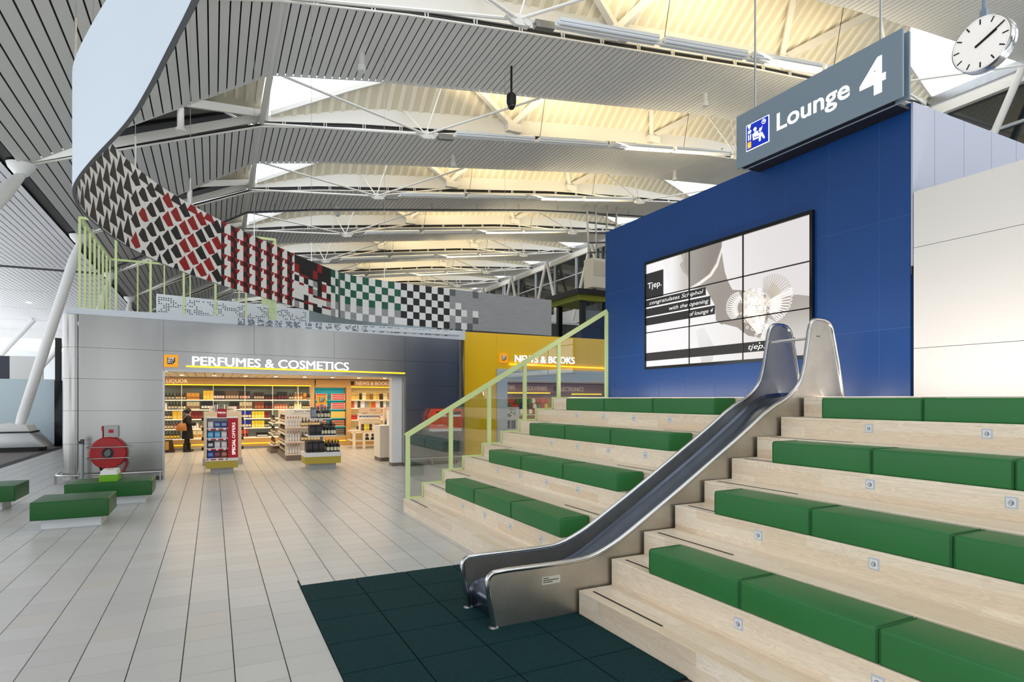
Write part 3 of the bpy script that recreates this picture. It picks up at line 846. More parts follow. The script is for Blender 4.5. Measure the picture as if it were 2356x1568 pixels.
shape('shirt_fold', [st(*p) for p in [(.375, .281), (.429, .307), (.499, .119), (.482, .006), (.411, .001), (.393, .158)]], lcd_grad('image_fold', (250, 248, 247), (234, 229, 225), 7.5, 3.2, 7.3, 2.7), 6)
shape('necklace_wire', [st(*p) for p in [(.57, .697), (.63, .692), (.676, .67), (.721, .631), (.754, .567), (.749, .566), (.717, .625), (.675, .662), (.63, .683), (.572, .689)]], lcd('image_wire', (190, 185, 180)), 6)
# filigree brooch: two fans and a lacy body built from thin loops
m_fil = lcd('image_filigree', (236, 232, 225), .85); m_fil2 = lcd('image_filigree_shadow', (150, 143, 132), .8)
def loopstroke(mb, pts, w, layer):
    x = fx + .029 - .0012 * layer
    for (y0, z0), (y1, z1) in zip(pts, pts[1:]):
        d = Vector((y1 - y0, z1 - z0))
        if d.length < 1e-5: continue
        nrm = Vector((-d.y, d.x)).normalized() * w
        mb.add([(x, y0 + nrm.x, z0 + nrm.y), (x, y1 + nrm.x, z1 + nrm.y), (x, y1 - nrm.x, z1 - nrm.y), (x, y0 - nrm.x, z0 - nrm.y)], [(0, 1, 2, 3)])
rs = random.Random(3)
fan_back = MB(); fil = MB()
def fan(cs, ct, a0, a1, r0, r1, n, grey_above=None):
    c = st(cs, ct)
    for i in range(n):
        a = math.radians(lerp(a0, a1, i / (n - 1))); da = math.radians(abs(a1 - a0) / (n - 1) * .42)
        R = r1 * (0.72 + .28 * math.sin(PI * (i + .5) / n))
        pts = [(c[0] - math.cos(a) * r0, c[1] + math.sin(a) * r0)]
        for s_, k in ((-1, .85), (-.7, .96), (0, 1), (.7, .96), (1, .85)):
            pts.append((c[0] - math.cos(a + da * s_) * R * k, c[1] + math.sin(a + da * s_) * R * k))
        pts.append(pts[0])
        tipz = c[1] + math.sin(a) * R
        loopstroke(fan_back if (grey_above and tipz > grey_above) else fil, pts, .0032, 9)
def patch(cs, ct, a0, a1, r):
    c = st(cs, ct); pts = [c] + [(c[0] - math.cos(math.radians(lerp(a0, a1, i / 10))) * r, c[1] + math.sin(math.radians(lerp(a0, a1, i / 10))) * r) for i in range(11)]
    return pts
shape('wing_shadow', patch(.775, .43, 62, -40, .33), lcd('image_wing_shadow', (178, 170, 161)), 7)
shape('body_shadow', [st(*p) for p in [(.66, .53), (.70, .56), (.76, .5), (.79, .45), (.79, .34), (.765, .2), (.745, .19), (.70, .28), (.66, .36)]], lcd('image_body_shadow', (188, 181, 172)), 7)
fan(.68, .42, 215, 120, .16, .40, 17)
fan(.77, .42, 84, -46, .16, .54, 24, 3.62)
for i in range(300):
    s = rs.gauss(.725, .032); t_ = rs.gauss(.41, .065)
    if i > 205: s = rs.gauss(.755, .016); t_ = rs.gauss(.26, .045)
    c = st(s, t_); r = rs.uniform(.01, .035); m0 = rs.uniform(0, 6)
    loopstroke(fil if i % 4 else fan_back, [(c[0] + math.cos(m0 + a * 1.05) * r, c[1] + math.sin(m0 + a * 1.05) * r * .8) for a in range(7)], .0026, 9 if i % 4 else 8)
fil.build('brooch_lines', m_fil, art, kind='stuff'); fan_back.build('brooch_shadow_lines', m_fil2, art, kind='stuff')
m_box = lcd('image_charcoal', (44, 44, 44), .8); m_txt = lcd('image_text_white', (240, 240, 240), .85)
for nm, s1_, t0_, t1_ in (('logo_box', .14, .66, .912), ('caption_box', .441, .582, .652), ('caption_box', .47, .492, .568), ('caption_box', .499, .405, .479), ('caption_box', .93, .056, .135)):
    shape(nm, [st(0, t0_), st(s1_, t0_), st(s1_, t1_), st(0, t1_)], m_box, 7)
XD, UP = (0, -1, 0), (0, 0, 1)
def scr_text(s, s0, s1, t0, h, shear=.28):
    y0, z = st(s0, t0); y1, _ = st(s1, t0)
    text(s, 'caption', m_txt, art, (fx + .0195, y0, z), XD, UP, height=h, width=y0 - y1, extrude=.0006, shear=shear, bold=-.006 if shear else 0)
scr_text('Tjep.', .014, .126, .762, .115, 0)
scr_text('congratulates Schiphol', .03, .425, .603, .072)
scr_text('with the opening', .185, .46, .513, .074)
scr_text('of lounge 4', .33, .487, .425, .072)
scr_text('tjep.com', .695, .88, .078, .085)
bz = MB()
for y in (7.906, 6.725): bz.box(fx + .012, fx + .035, y - .009, y + .009, iz0, iz1)
for z in (3.274, 3.929): bz.box(fx + .012, fx + .035, iy0, iy1, z - .009, z + .009)
bz.build('bezel_grid', m_blackgloss, vw)

# ================================================================== LOUNGE SIGN
SX = 7.05
sg = thing('lounge_sign', 'long blue-grey hanging sign reading Lounge 4 with a blue pictogram', 'sign', (SX, 5.28, 5.45))
sy0, sy1, sz0, sz1 = 4.07, 6.49, 5.467, 6.253
MB().box(SX, SX + .03, sy0, sy1, sz0, sz1).build('front_plate', m_grey, sg, bevel=.004, seg=1)
MB().box(SX + .13, SX + .16, sy0, sy1, sz0, sz1).build('rear_plate', m_grey, sg, bevel=.004, seg=1)
MB().box(SX + .03, SX + .13, sy0 + .12, sy1 - .05, sz0 + .04, sz1 - .03).build('core', m_grey_dark, sg)
MB().box(SX + .031, SX + .425, sy0 + .16, sy1 - .06, sz0 + .004, sz0 + .035).build('gap_shade_board', m_black, sg)  # black board added for the band of shade between sign and blue wall
for y in (6.21, 4.37):
    MB().tube([(SX + .08, y, sz1 - .05), (SX + .08, y, 13.6)], .013, 8).build('hanging_rod', m_steel, sg, smooth=True)
text('Lounge', 'lettering', m_soft_white, sg, (SX - .001, 5.767, 5.755), XD, UP, height=.245, width=1.067, extrude=.004, bold=.016)
text('4', 'lettering', m_soft_white, sg, (SX - .001, 4.575, 5.64), XD, UP, height=.425, width=.315, extrude=.004, bold=.03)
pic = MB().box(SX - .006, SX, 5.894, 6.30, 5.653, 6.037).build('pictogram_plate', m_soft_white, sg)
m_picblue = M('pictogram_blue', (0, 44, 190), .4, emit=.35)
MB().box(SX - .009, SX - .005, 5.906, 6.288, 5.665, 6.025).build('pictogram_field', m_picblue, pic)
def pp(name, pts, mat):   # pts in fractions of the field: s to the right, t up
    MB().prism([(lerp(6.288, 5.906, s), lerp(5.665, 6.025, t)) for s, t in pts], SX - .012, SX - .008, 'x').build(name, mat, pic)
def circ(s, t, r, n=16, ry=None): return [(s + r * math.cos(2 * PI * i / n), t + (ry or r * 1.06) * math.sin(2 * PI * i / n)) for i in range(n)]
pw = m_soft_white
pp('figure_head', circ(.40, .72, .075), pw)
pp('figure_body', [(.36, .60), (.44, .625), (.53, .60), (.55, .49), (.70, .49), (.74, .46), (.86, .20), (.80, .17), (.68, .36), (.66, .15), (.58, .15), (.58, .40), (.40, .40), (.34, .54)], pw)
pp('figure_seat', [(.28, .57), (.33, .57), (.37, .36), (.56, .36), (.56, .30), (.31, .30)], pw)
pp('figure_paper', [(.57, .56), (.62, .68), (.69, .66), (.74, .72), (.70, .56), (.63, .52)], pw)
pp('clock_ring', circ(.80, .86, .095), pw)
MB().lathe([(.026, 0), (.026, .003)], 16, (SX - .0135, lerp(6.288, 5.906, .80), lerp(5.665, 6.025, .86)), axis='x').build('clock_field', m_picblue, pic)
MB().prism([(lerp(6.288, 5.906, s), lerp(5.665, 6.025, t)) for s, t in [(.77, .84), (.79, .92), (.82, .92), (.81, .865), (.88, .875), (.88, .84)]], SX - .0155, SX - .013, 'x').build('clock_hands', pw, pic)
pp('glass_icon', [(.06, .99), (.2, .99), (.19, .9), (.15, .87), (.15, .84), (.18, .82), (.08, .82), (.11, .84), (.11, .87), (.07, .9)], pw)
pp('cup_icon', [(.07, .77), (.21, .77), (.23, .72), (.18, .67), (.22, .65), (.04, .65), (.08, .67)], pw)
pp('knife_icon', [(.07, .59), (.12, .6), (.12, .38), (.08, .37)], pw)
pp('fork_icon', [(.17, .6), (.22, .6), (.21, .38), (.17, .37)], pw)
pp('shop_icon', [(.05, .31), (.22, .31), (.22, .06), (.05, .06)], M('pictogram_yellow', (255, 190, 40), .4, emit=.5))
pp('bag_icon', [(.09, .2), (.18, .2), (.18, .09), (.09, .09)], M('pictogram_cream', (255, 226, 190), .4, emit=.5))

# ================================================================== CLOCK
ck = thing('station_clock', 'round white station clock with black hands hanging above the white wall', 'clock', (7.2, 3.345, 5.42))
cx_, cy_, cz_, cr_ = 7.15, 3.345, 5.708, .272
MB().lathe([(cr_ - .012, .0), (cr_, .004), (cr_ + .003, .03), (cr_ + .003, .06), (cr_ - .004, .065), (cr_ - .004, .075), (cr_ + .003, .08), (cr_, .13), (cr_ - .02, .15)], 48, (cx_, cy_, cz_), axis='x').build('case', m_chrome, ck, smooth=True)
MB().lathe([(cr_ - .012, -.003), (cr_ - .012, .004)], 48, (cx_, cy_, cz_), axis='x').build('dial', M('clock_dial', (250, 246, 242), .3, emit=.2), ck)
def radial(name, ang, r0, r1, w, off, mat):
    a = math.radians(90 - ang); c, s = math.cos(a), math.sin(a)
    pts = []
    for r, ww in ((r0, -w), (r1, -w), (r1, w), (r0, w)):
        pts.append((cy_ - (c * r - s * ww), cz_ + s * r + c * ww))
    MB().prism(pts, cx_ - off - .003, cx_ - off, 'x').build(name, mat, ck)
for h in range(12): radial('hour_mark', h * 30, .195, .25, .0065, .003, m_black)
mk = MB()
for i in range(60):
    if i % 5:
        a = math.radians(i * 6)
        mk.lathe([(.0025, 0), (.0025, .001)], 6, (cx_ - .0042, cy_ - math.sin(a) * .247, cz_ + math.cos(a) * .247), axis='x')
mk.build('minute_dots', m_black, ck)
radial('hour_hand', 64, -.05, .165, .013, .008, m_black)
radial('minute_hand', 62, -.05, .24, .008, .013, m_black)
MB().box(cx_ + .05, cx_ + .1, cy_ - .03, cy_ + .03, cz_ + cr_ - .01, cz_ + cr_ + .1).build('hanger_bracket', m_grey, ck)
MB().tube([(cx_ + .075, cy_, cz_ + cr_ + .05), (cx_ + .075, cy_, 13.4)], .02, 8).build('hanger_tube', m_grey, ck, smooth=True)

# ================================================================== BENCHES
def bench(x0, x1, y0, y1, bx0, bx1, by0, by1, label, z0=.16, z1=.44):
    t = thing('upholstered_bench', label, 'bench', ((x0 + x1) / 2, (y0 + y1) / 2, 0), 'green upholstered benches on the tiles')
    MB().box(bx0, bx1, by0, by1, 0.001, z0).build('plinth', M('bench_plinth_white', (226, 230, 234), .35), t)
    c = MB().box(x0, x1, y0, y1, z0, z1).build('seat', m_bench, t, bevel=.02, seg=3, smooth=True)
    return t
bench(-2.47, -1.47, 11.25, 12.12, -2.36, -1.59, 11.4, 11.95, 'short dark green upholstered bench in front of the others')
bench(-2.43, -1.05, 13.35, 14.25, -2.2, -1.17, 13.52, 14.05, 'long dark green upholstered bench with a green and white box on it')
bench(-4.6, -3.19, 13.6, 14.55, -4.4, -3.42, 13.8, 14.35, 'dark green upholstered bench cut off by the left edge')
bx = thing('gift_box', 'bright green box with a white top standing on the long bench', 'box', (-1.77, 13.75, .44))
MB().box(-1.92, -1.62, 13.5, 13.98, .44, .57).build('box_body', M('box_green', (112, 176, 22), .5), bx, bevel=.004, seg=1)
MB().prism([(-1.91, .57), (-1.63, .57), (-1.65, .65), (-1.89, .65)], 13.51, 13.97, 'y').build('lid', m_white, bx)
MB().box(-1.83, -1.71, 13.6, 13.88, .649, .652).build('lid_print', M('lid_print_pink', (214, 196, 196), .5), bx)
# ================================================================== GREY METAL SHOP
def YF(x): return 17.15 + .03 * (x + 1.1)
def hf(x): return 1 - .0036 * (x + 3)
def F(x, d, z): return (x + .03 * d, YF(x) - d, z * hf(x))
def fbox(x0, x1, d0, d1, z0, z1, mb=None):
    mb = mb or MB()
    return mb.hexa([F(x0, d1, z0), F(x1, d1, z0), F(x1, d0, z0), F(x0, d0, z0), F(x0, d1, z1), F(x1, d1, z1), F(x1, d0, z1), F(x0, d0, z1)])
FX, FU = (1, .03, 0), (0, 0, 1)
m_facade = M('facade_steel', (160, 159, 157), .24, .97, noise=.1, nscale=.8, stretch=(2.2, 1, .15))
m_joint = M('facade_joint', (60, 60, 62), .6)
fa = thing('wall_back', None, None, (1.5, 17.3, 0), kind='structure')
rows = [.10, .94, 1.73, 2.49, 3.235, 4.01]
XL0, XOL, XOR, XRR = -2.835, -1.104, 5.138, 6.843
for z0, z1 in zip(rows, rows[1:]):
    fbox(XL0 + .003, XOL - .003, -.02, .0, z0 + .003, z1 - .003).build('panel', m_facade, fa)
    fbox(XOR + .003, XRR - .003, -.02, .0, z0 + .003, z1 - .003).build('panel', m_facade, fa)
fbox(XL0, XOL - .02, -.2, -.022, 0, 4.0).build('wall_core', m_joint, fa)
fbox(XOR + .02, XRR, -.2, -.022, 0, 4.0).build('wall_core', m_joint, fa)
fbox(XOL - .02, XOR + .02, -.2, -.022, 2.76, 4.0).build('wall_core', m_joint, fa)
xt = [XOL, .981, 3.063, XOR]
for a, b in zip(xt, xt[1:]):
    fbox(a + .003, b - .003, -.02, 0, 3.238, 4.007).build('panel', m_facade, fa)
fbox(XOL + .003, XOR - .003, -.02, 0, 2.755, 3.232).build('panel', m_facade, fa)
# rounded corners
def corner(xc, yc, r, a0, a1, name='corner_panel', zrows=rows, mat=None):
    for z0, z1 in zip(zrows, zrows[1:]):
        n = 9; mb = MB()
        for i in range(n):
            q = []
            for aa in (lerp(a0, a1, i / n), lerp(a0, a1, (i + 1) / n)):
                a = math.radians(aa); q.append((xc + r * math.cos(a), yc + r * math.sin(a), xc + (r - .02) * math.cos(a), yc + (r - .02) * math.sin(a)))
            (ax, ay, bx_, by_), (cx2, cy2, dx2, dy2) = q
            zz0, zz1 = (z0 + .003) * hf(xc), (z1 - .003) * hf(xc)
            mb.hexa([(ax, ay, zz0), (cx2, cy2, zz0), (dx2, dy2, zz0), (bx_, by_, zz0), (ax, ay, zz1), (cx2, cy2, zz1), (dx2, dy2, zz1), (bx_, by_, zz1)])
        mb.build(name, mat or m_facade, fa, smooth=True)
corner(XL0, YF(XL0) + .36, .36, 180, 268)
corner(XRR, YF(XRR) + .36, .36, 272, 360)
for sx, ye in ((XL0 - .36, 28.5), (XRR + .34, 18.0)):
    MB().box(sx, sx + .02, YF(sx) + .36, ye, .1, 3.95).build('side_wall', m_facade, fa)
# shop-front reveals
fbox(XOL - .02, XOL + .025, -.22, .012, 0, 2.76).build('reveal', m_steel, fa)
fbox(XOR - .03, XOR + .02, -.22, .012, 0, 2.76).build('reveal', m_steel, fa)
fbox(XOL, XOR, -.22, .012, 2.72, 2.757).build('reveal', m_steel, fa)
fbox(4.80, 5.10, -.5, -.2, 0.1, 2.74).build('white_jamb', m_white, fa)
fbox(4.80, 5.10, -.5, -.2, 0.0, 0.1).build('jamb_skirting', m_brownbase, fa)
# white fascia that carries the roof edge, flush with the metal front
fs = thing('trim_1', None, None, (2, 17.2, 3.95), kind='structure')
pts = [-3.02] + [XL0 + i * (XRR - XL0) / 6 for i in range(7)] + [7.1]
for a, b in zip(pts, pts[1:]):
    za, zb_ = 4.012 * hf(a), 4.012 * hf(b)
    P = [(a, YF(a) + .01), (b, YF(b) + .01), (b, YF(b) + .2), (a, YF(a) + .2)]
    MB().hexa([(P[0][0], P[0][1], za), (P[1][0], P[1][1], zb_), (P[2][0], P[2][1], zb_), (P[3][0], P[3][1], za)] + [(p[0], p[1], 4.15) for p in P]).build('fascia_panel', m_trim, fs)
MB().box(-3.1, 6.9, 17.3, 28.5, 4.0, 4.1).build('roof_slab', m_trim, fs)
rs = random.Random(11); dots = MB()
def dot_words(mb, place, n, step=.034, size=.011):
    c = 0
    for w in range(n):
        cells_ = [(i, j) for i in range(5) for j in range(5) if rs.random() < .62]
        for i, j in cells_:
            mb.box(*place(c + i * step, j * step, size))
        c += step * rs.choice([6, 7, 8, 9])
    return c
def place_f(s, t, h):
    x = .6 + s; y = YF(x) + .002; z = 3.975 + t
    return (x - h, x + h, y - .004, y + .004, z - h, z + h)
dot_words(dots, place_f, 24)
dots.build('perforations', m_black, fs, kind='stuff')
# perforated parapet further back
pa = thing('parapet', 'white perforated metal parapet behind the lime green posts', 'parapet', (.7, 19.8, 4.1))
A_, B_ = Vector((-1.4, 19.17, 0)), Vector((2.82, 20.4, 0)); dv_ = (B_ - A_).normalized(); nv = Vector((dv_.y, -dv_.x, 0))
for i in range(6):
    a = A_.lerp(B_, i / 6) + dv_ * .004; b = A_.lerp(B_, (i + 1) / 6) - dv_ * .004
    MB().hexa([(a.x, a.y, 4.1), (b.x, b.y, 4.1), (b.x - nv.x * .04, b.y - nv.y * .04, 4.1), (a.x - nv.x * .04, a.y - nv.y * .04, 4.1),
               (a.x, a.y, 4.93), (b.x, b.y, 4.93), (b.x - nv.x * .04, b.y - nv.y * .04, 4.93), (a.x - nv.x * .04, a.y - nv.y * .04, 4.93)]).build('panel', M('parapet_white', (240, 244, 250), .45), pa)
dots = MB(); sN = int(4.3 / .06)
for i in range(sN):
    for j in range(11):
        blk = math.sin(i * .55) + math.sin(i * .23 + j * .9)
        if blk > -.3 and rs.random() < .7:
            c = A_ + dv_ * (.06 + i * .06) + nv * .003; z = 4.28 + j * .055; h = .014
            if (c - A_).length < 4.3: dots.hexa([tuple(c + dv_ * sx * h + Vector((0, 0, z + sz * h)) + nv * sd * .002) for sz, sx, sd in ((-1, -1, 1), (-1, 1, 1), (-1, 1, -1), (-1, -1, -1), (1, -1, 1), (1, 1, 1), (1, 1, -1), (1, -1, -1))])
dots.build('perforations', m_black, pa, kind='stuff')

# ---- illuminated sign, logo, yellow line
sg2 = thing('shop_sign', 'illuminated white lettering PERFUMES & COSMETICS over the metal shop front', 'sign', (1.5, 17.1, 2.86))
text('PERFUMES & COSMETICS', 'letter_body', m_trim, sg2, F(-.474, .005, 2.895), (1, .03, -.0125), FU, height=.235, width=3.92, extrude=.05)
for dx in (0, .016): text('PERFUMES & COSMETICS', 'lettering', m_lit_white, sg2, F(-.474 + dx, .056 + dx * .02, 2.895), (1, .03, -.0125), FU, height=.235, width=3.92, extrude=.002)
tt = thing('light_line', 'glowing yellow line under the PERFUMES & COSMETICS lettering', 'light line', (2.2, 17.1, 2.8))
mb = MB(); a, b = F(-.61, .03, 2.86), F(5.12, .03, 2.86)
mb.beam(a, b, .05, .035).build('tube', m_lit_yellow, tt)
def logo(name, label, c, w, xd=(1, .03, 0), parent_dir=-1, cat='sign'):
    t = thing(name, label, cat, (c[0], c[1], c[2] - w / 2))
    x, y, z = c; h = w / 2
    MB().box(x - h, x + h, y - .06, y, z - h, z + h).build('light_box', m_logo_orange, t, bevel=.006, seg=1)
    MB().prism([(x - h * .52, z - h * .52), (x + h * .2, z - h * .52), (x + h * .56, z - h * .1), (x + h * .56, z + h * .56), (x - h * .52, z + h * .56)], y - .064, y - .058, 'y').build('emblem_field', m_logo_navy, t)
    for i, s in enumerate(('SEE', 'BUY', 'FLY')):
        text(s, 'lettering', m_soft_white, t, (x - h * .4, y - .0645, z + h * (.3 - .33 * i)), (1, 0, 0), FU, height=w * .125, width=w * (.42 if i < 2 else .34), extrude=.002)
    return t
c = F(-.935, 0, 2.98); logo('logo_box', 'square orange SEE BUY FLY logo box left of the PERFUMES & COSMETICS letters', c, .31)

# ---- bumper rail, hose reel, box, stanchion, letter box
br_ = thing('bumper_rail', 'low chrome bumper rail along the foot of the left metal wall', 'rail', (-2.3, 16.95, 0))
pth = [(XL0 - .5, YF(XL0) + 1.4, .22), (XL0 - .5, YF(XL0) + .4, .22), (XL0 - .45, YF(XL0) + .1, .22), (XL0 - .3, YF(XL0) - .1, .22), (XL0, YF(XL0) - .15, .22), (-1.12, YF(-1.1) - .15, .22)]
MB().tube(smooth_path(pth, 2), .025, 8).build('bar', m_chrome, br_, smooth=True)
for x, y in ((XL0 - .47, YF(XL0) + .2), (XL0 - .1, YF(XL0) - .14), (-2.0, YF(-2) - .15), (-1.16, YF(-1.1) - .15)):
    MB().box(x - .02, x + .02, y - .02, y + .02, 0, .21).build('leg', m_steel, br_)
br2 = thing('bumper_rail', 'low chrome bumper rail below the orange letter box', 'rail', (6, 17.2, 0))
MB().tube([(5.2, YF(5.2) - .15, .22), (6.9, YF(6.9) - .15, .22)], .025, 8).build('bar', m_chrome, br2, smooth=True)
for x in (5.25, 5.95, 6.7): MB().box(x - .02, x + .02, YF(x) - .17, YF(x) - .13, 0, .21).build('leg', m_steel, br2)
hr = thing('hose_reel', 'round red fire hose reel with a black label on the metal wall', 'hose reel', (-2.2, 16.8, .35))
hx, hy, hz = -2.22, YF(-2.22), .73
MB().lathe([(.34, -.02), (.375, -.05), (.375, -.24), (.35, -.27), (.2, -.275)], 40, (hx, hy, hz), axis='y').build('drum', m_red, hr, smooth=True)
lb = MB().lathe([(.12, -.282), (.12, -.27)], 28, (hx + .0, hy, hz), axis='y').build('label_disc', m_black, hr)
for i in range(7):
    w = .09 - abs(i - 3) * .012; z = hz + .07 - i * .023
    MB().beam((hx - w + .01, hy - .283, z - .02), (hx + w * .7, hy - .283, z + .02), .002, .007).build('label_line', M('label_grey', (180, 186, 190), .5), lb)
for z in (.87, .61): MB().tube([(hx - .42, hy - .02, z), (hx - .42, hy - .31, z), (hx + .44, hy - .31, z), (hx + .44, hy - .02, z)], .012, 8).build('guard_bar', m_chrome, hr, smooth=True)
MB().tube([(hx + .33, hy - .12, .6), (hx + .36, hy - .12, .45), (hx + .3, hy - .12, .3), (hx + .22, hy - .1, .2)], .022, 8).build('hose', m_red, hr, smooth=True)
MB().tube([(hx - .2, hy - .1, .45), (hx - .14, hy - .08, .25)], .02, 8).build('feed_pipe', m_black, hr, smooth=True)
hb = thing('alarm_box', 'small grey metal box with a red square above the hose reel', 'alarm box', (-2.17, 17.0, 1.1))
MB().box(-2.31, -2.03, hy - .16, hy, 1.09, 1.37).build('housing', m_plinth, hb, bevel=.006, seg=1)
MB().box(-2.22, -2.12, hy - .164, hy - .158, 1.2, 1.28).build('red_square', m_redsign, hb)
MB().box(-2.365, -2.325, hy - .12, hy - .02, 1.25, 1.36).build('valve', m_red, hb)
MB().tube([(-2.345, hy - .06, 1.05), (-2.345, hy - .06, 1.26)], .014, 8).build('valve_stem', m_red, hb)
sp = thing('barrier_post', 'grey metal queue barrier post left of the hose reel', 'post', (-2.66, 16.5, 0))
MB().lathe([(.16, 0), (.16, .015), (.03, .03)], 18, (-2.66, 16.5, .0)).build('base', m_steel, sp, smooth=True)
MB().lathe([(.035, .03), (.035, .98)], 14, (-2.66, 16.5, 0)).build('tube', M('post_grey', (150, 156, 160), .3, .8), sp, smooth=True)
MB().lathe([(.042, .98), (.042, 1.09)], 14, (-2.66, 16.5, 0)).box(-2.74, -2.7, 16.46, 16.52, .99, 1.05).build('belt_head', m_grey_dark, sp)
lbx = thing('letter_box', 'orange wall letter box with two slots beside the yellow wall', 'letter box', (6.3, 17.1, 1.0))
ly = YF(6.3) - .02
MB().prism([(5.86, 1.12), (6.86, 1.12), (6.88, 1.5), (6.86, 1.71), (5.94, 1.71), (5.83, 1.5)], ly - .36, ly, 'y').build('body', m_orange, lbx, bevel=.02, seg=2, smooth=True)
MB().box(5.9, 6.84, ly - .3, ly, 1.03, 1.12).build('white_base', m_white, lbx)
for x0, x1 in ((6.0, 6.33), (6.45, 6.79)):
    MB().box(x0, x1, ly - .366, ly - .355, 1.53, 1.63).build('slot', m_black, lbx)
    MB().box(x0, x1, ly - .368, ly - .355, 1.47, 1.53).build('slot_label', m_white, lbx)
for i, x in enumerate((6.03, 6.1, 6.15, 6.2)):
    MB().lathe([(.02 if i else .013, -.366), (.02 if i else .013, -.358)], 12, (x, ly, 1.22), axis='y').build('emblem_dot', m_white, lbx)
text('post', 'lettering', m_white, lbx, (6.25, ly - .362, 1.21), (1, 0, 0), FU, height=.03, extrude=.003)

# ================================================================== SHOP INTERIOR
YB = 26.5
si = thing('wall_shop_back', None, None, (2, 27, 0), kind='structure')
MB().box(-2.9, 8.6, 26.95, 27.1, 0, 2.86).build('rear_wall', m_shopwood, si)
MB().box(-2.9, -2.75, 17.6, 27, 0, 2.86).build('left_wall', m_whitewall, si)
MB().box(8.4, 8.6, 24.6, 27, 0, 2.86).build('right_wall', m_whitewall, si)
MB().box(-2.9, 6.9, 17.42, 24.5, 2.93, 2.98).box(-2.9, 8.6, 24.52, 27.1, 2.93, 2.98).build('ceiling_void', m_grey_dark, si)
x = -2.85
while x < 8.5:
    MB().box(x, x + .27, 17.45 if x < 6.6 else 24.6, 26.9, 2.87, 2.885).build('ceiling_plank', M('shop_ceiling_cream', (226, 206, 176), .45), si); x += .29
for yy, pw_ in ((19.2, 90), (22.0, 110), (25.0, 150)):
    area_light('shop_ceiling_light', (2.6, yy, 2.84), 9.5, .5, pw_, (1.0, .9, .74), (0, 0, 0))
for i in range(9):
    for j, yy in enumerate((18.6, 21.2, 24.4)):
        xx = -1.6 + i * 1.05 + .3 * j
        MB().lathe([(.06, 0), (.06, .012)], 10, (xx, yy, 2.855)).build('downlight', M('downlight_warm', (255, 240, 214), .4, emit=6),
            label='small round downlight in the perfume shop ceiling', cat='downlight', group='downlights of the perfume shop')
for x, y in ((-.25, 17.9), (4.6, 18.2)):
    MB().lathe([(.03, -.1), (.08, -.08), (.09, 0)], 12, (x, y, 2.86)).build('ceiling_dome', m_black, smooth=True, label='small black ceiling dome in the shop, %s' % ('above LIQUOR' if x < 0 else 'above NEWS & BOOKS'), cat='camera')

def XB_(u):
    k = (u - 490) / 1531; return 23.675 * k / (1 - .4493 * k)
ua = lambda x: 370 + x / 7.466
ub = lambda x: 640 + x / 6.533
# liquor wall unit
lu = thing('shelf_unit', 'long liquor shelf unit with lit white shelves along the back wall', 'shelf unit', (1, 26.7, 0))
LX0, LX1 = -2.6, XB_(715)
MB().box(LX0, LX1, 26.38, 26.9, 0.10, .42).build('base_cabinet', m_shopwood, lu)
MB().box(LX0, LX1, 26.44, 26.9, 0, .1).build('kick_plate', m_plinth, lu)
MB().box(LX0, LX1, 26.36, 26.385, .2, .225).build('base_light_line', m_lit_yellow, lu)
MB().box(LX0, LX1, 26.88, 26.94, .42, 2.58).build('back_panel', m_backing, lu)
MB().box(LX0, XB_(725), 26.36, 26.95, 2.57, 2.84).build('header', m_shopwood, lu)
MB().box(LX0, LX1, 26.35, 26.38, 2.55, 2.58).build('header_light_line', m_lit_yellow, lu)
text('LIQUOR', 'lettering', M('letter_cream', (248, 226, 186), .4, emit=.5), lu, (XB_(ua(100)), 26.355, 2.64), (1, 0, 0), FU, height=.14, width=XB_(ua(465)) - XB_(ua(100)), extrude=.006, bold=.012)
ZS = [1.985, 1.6, 1.23, .85, .465]
for z in ZS:
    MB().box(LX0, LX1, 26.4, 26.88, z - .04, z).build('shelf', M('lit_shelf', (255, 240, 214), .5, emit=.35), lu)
for x in (-1.1, -.0, 1.15, 2.2, 3.2, LX1 - .03):
    MB().box(x, x + .02, 26.42, 26.88, .42, 2.55).build('divider', m_shelf, lu)
MB().box(LX1 - .02, XB_(722), 26.33, 26.95, 0, 2.6).build('end_panel', m_shopwood, lu)

KIND = {}
def col(r, g, b): return (r, g, b)
def bottle_mesh(key, glass, label, cap, neck=.35):
    if key in KIND: return KIND[key]
    mb = MB()
    mb.lathe([(.4, 0), (.42, .02), (.42, .12)], 10, m=0)
    mb.lathe([(.43, .12), (.43, .42)], 10, m=1)
    mb.lathe([(.42, .42), (.42, .56), (.36, .62), (.17, .7), (.15, .86)], 10, m=0)
    mb.lathe([(.17, .84), (.17, 1.0)], 10, m=2)
    o = mb.build('bottle', [M('glass_' + str(glass), glass, .12, spec=.8), M('print_' + str(label), label, .5), M('cap_' + str(cap), cap, .4)], smooth=True)
    me = o.data; bpy.data.objects.remove(o); KIND[key] = me
    return me
def carton_mesh(key, a, b, band=(.15, .45)):
    if key in KIND: return KIND[key]
    mb = MB(); mb.box(-.5, .5, -.5, .5, 0, 1, 0); mb.box(-.44, .44, -.507, -.499, band[0], band[1], 1)
    o = mb.build('carton', [M('card_' + str(a), a, .5), M('card_' + str(b), b, .5)])
    me = o.data; bpy.data.objects.remove(o); KIND[key] = me
    return me
def put(me, name, x, y, z, sx, sy, sz, label, cat, group):
    o = bpy.data.objects.new(name, me); C.objects.link(o); o.location = (x, y, z); o.scale = (sx, sy, sz)
    tag(o, label, cat, group); return o
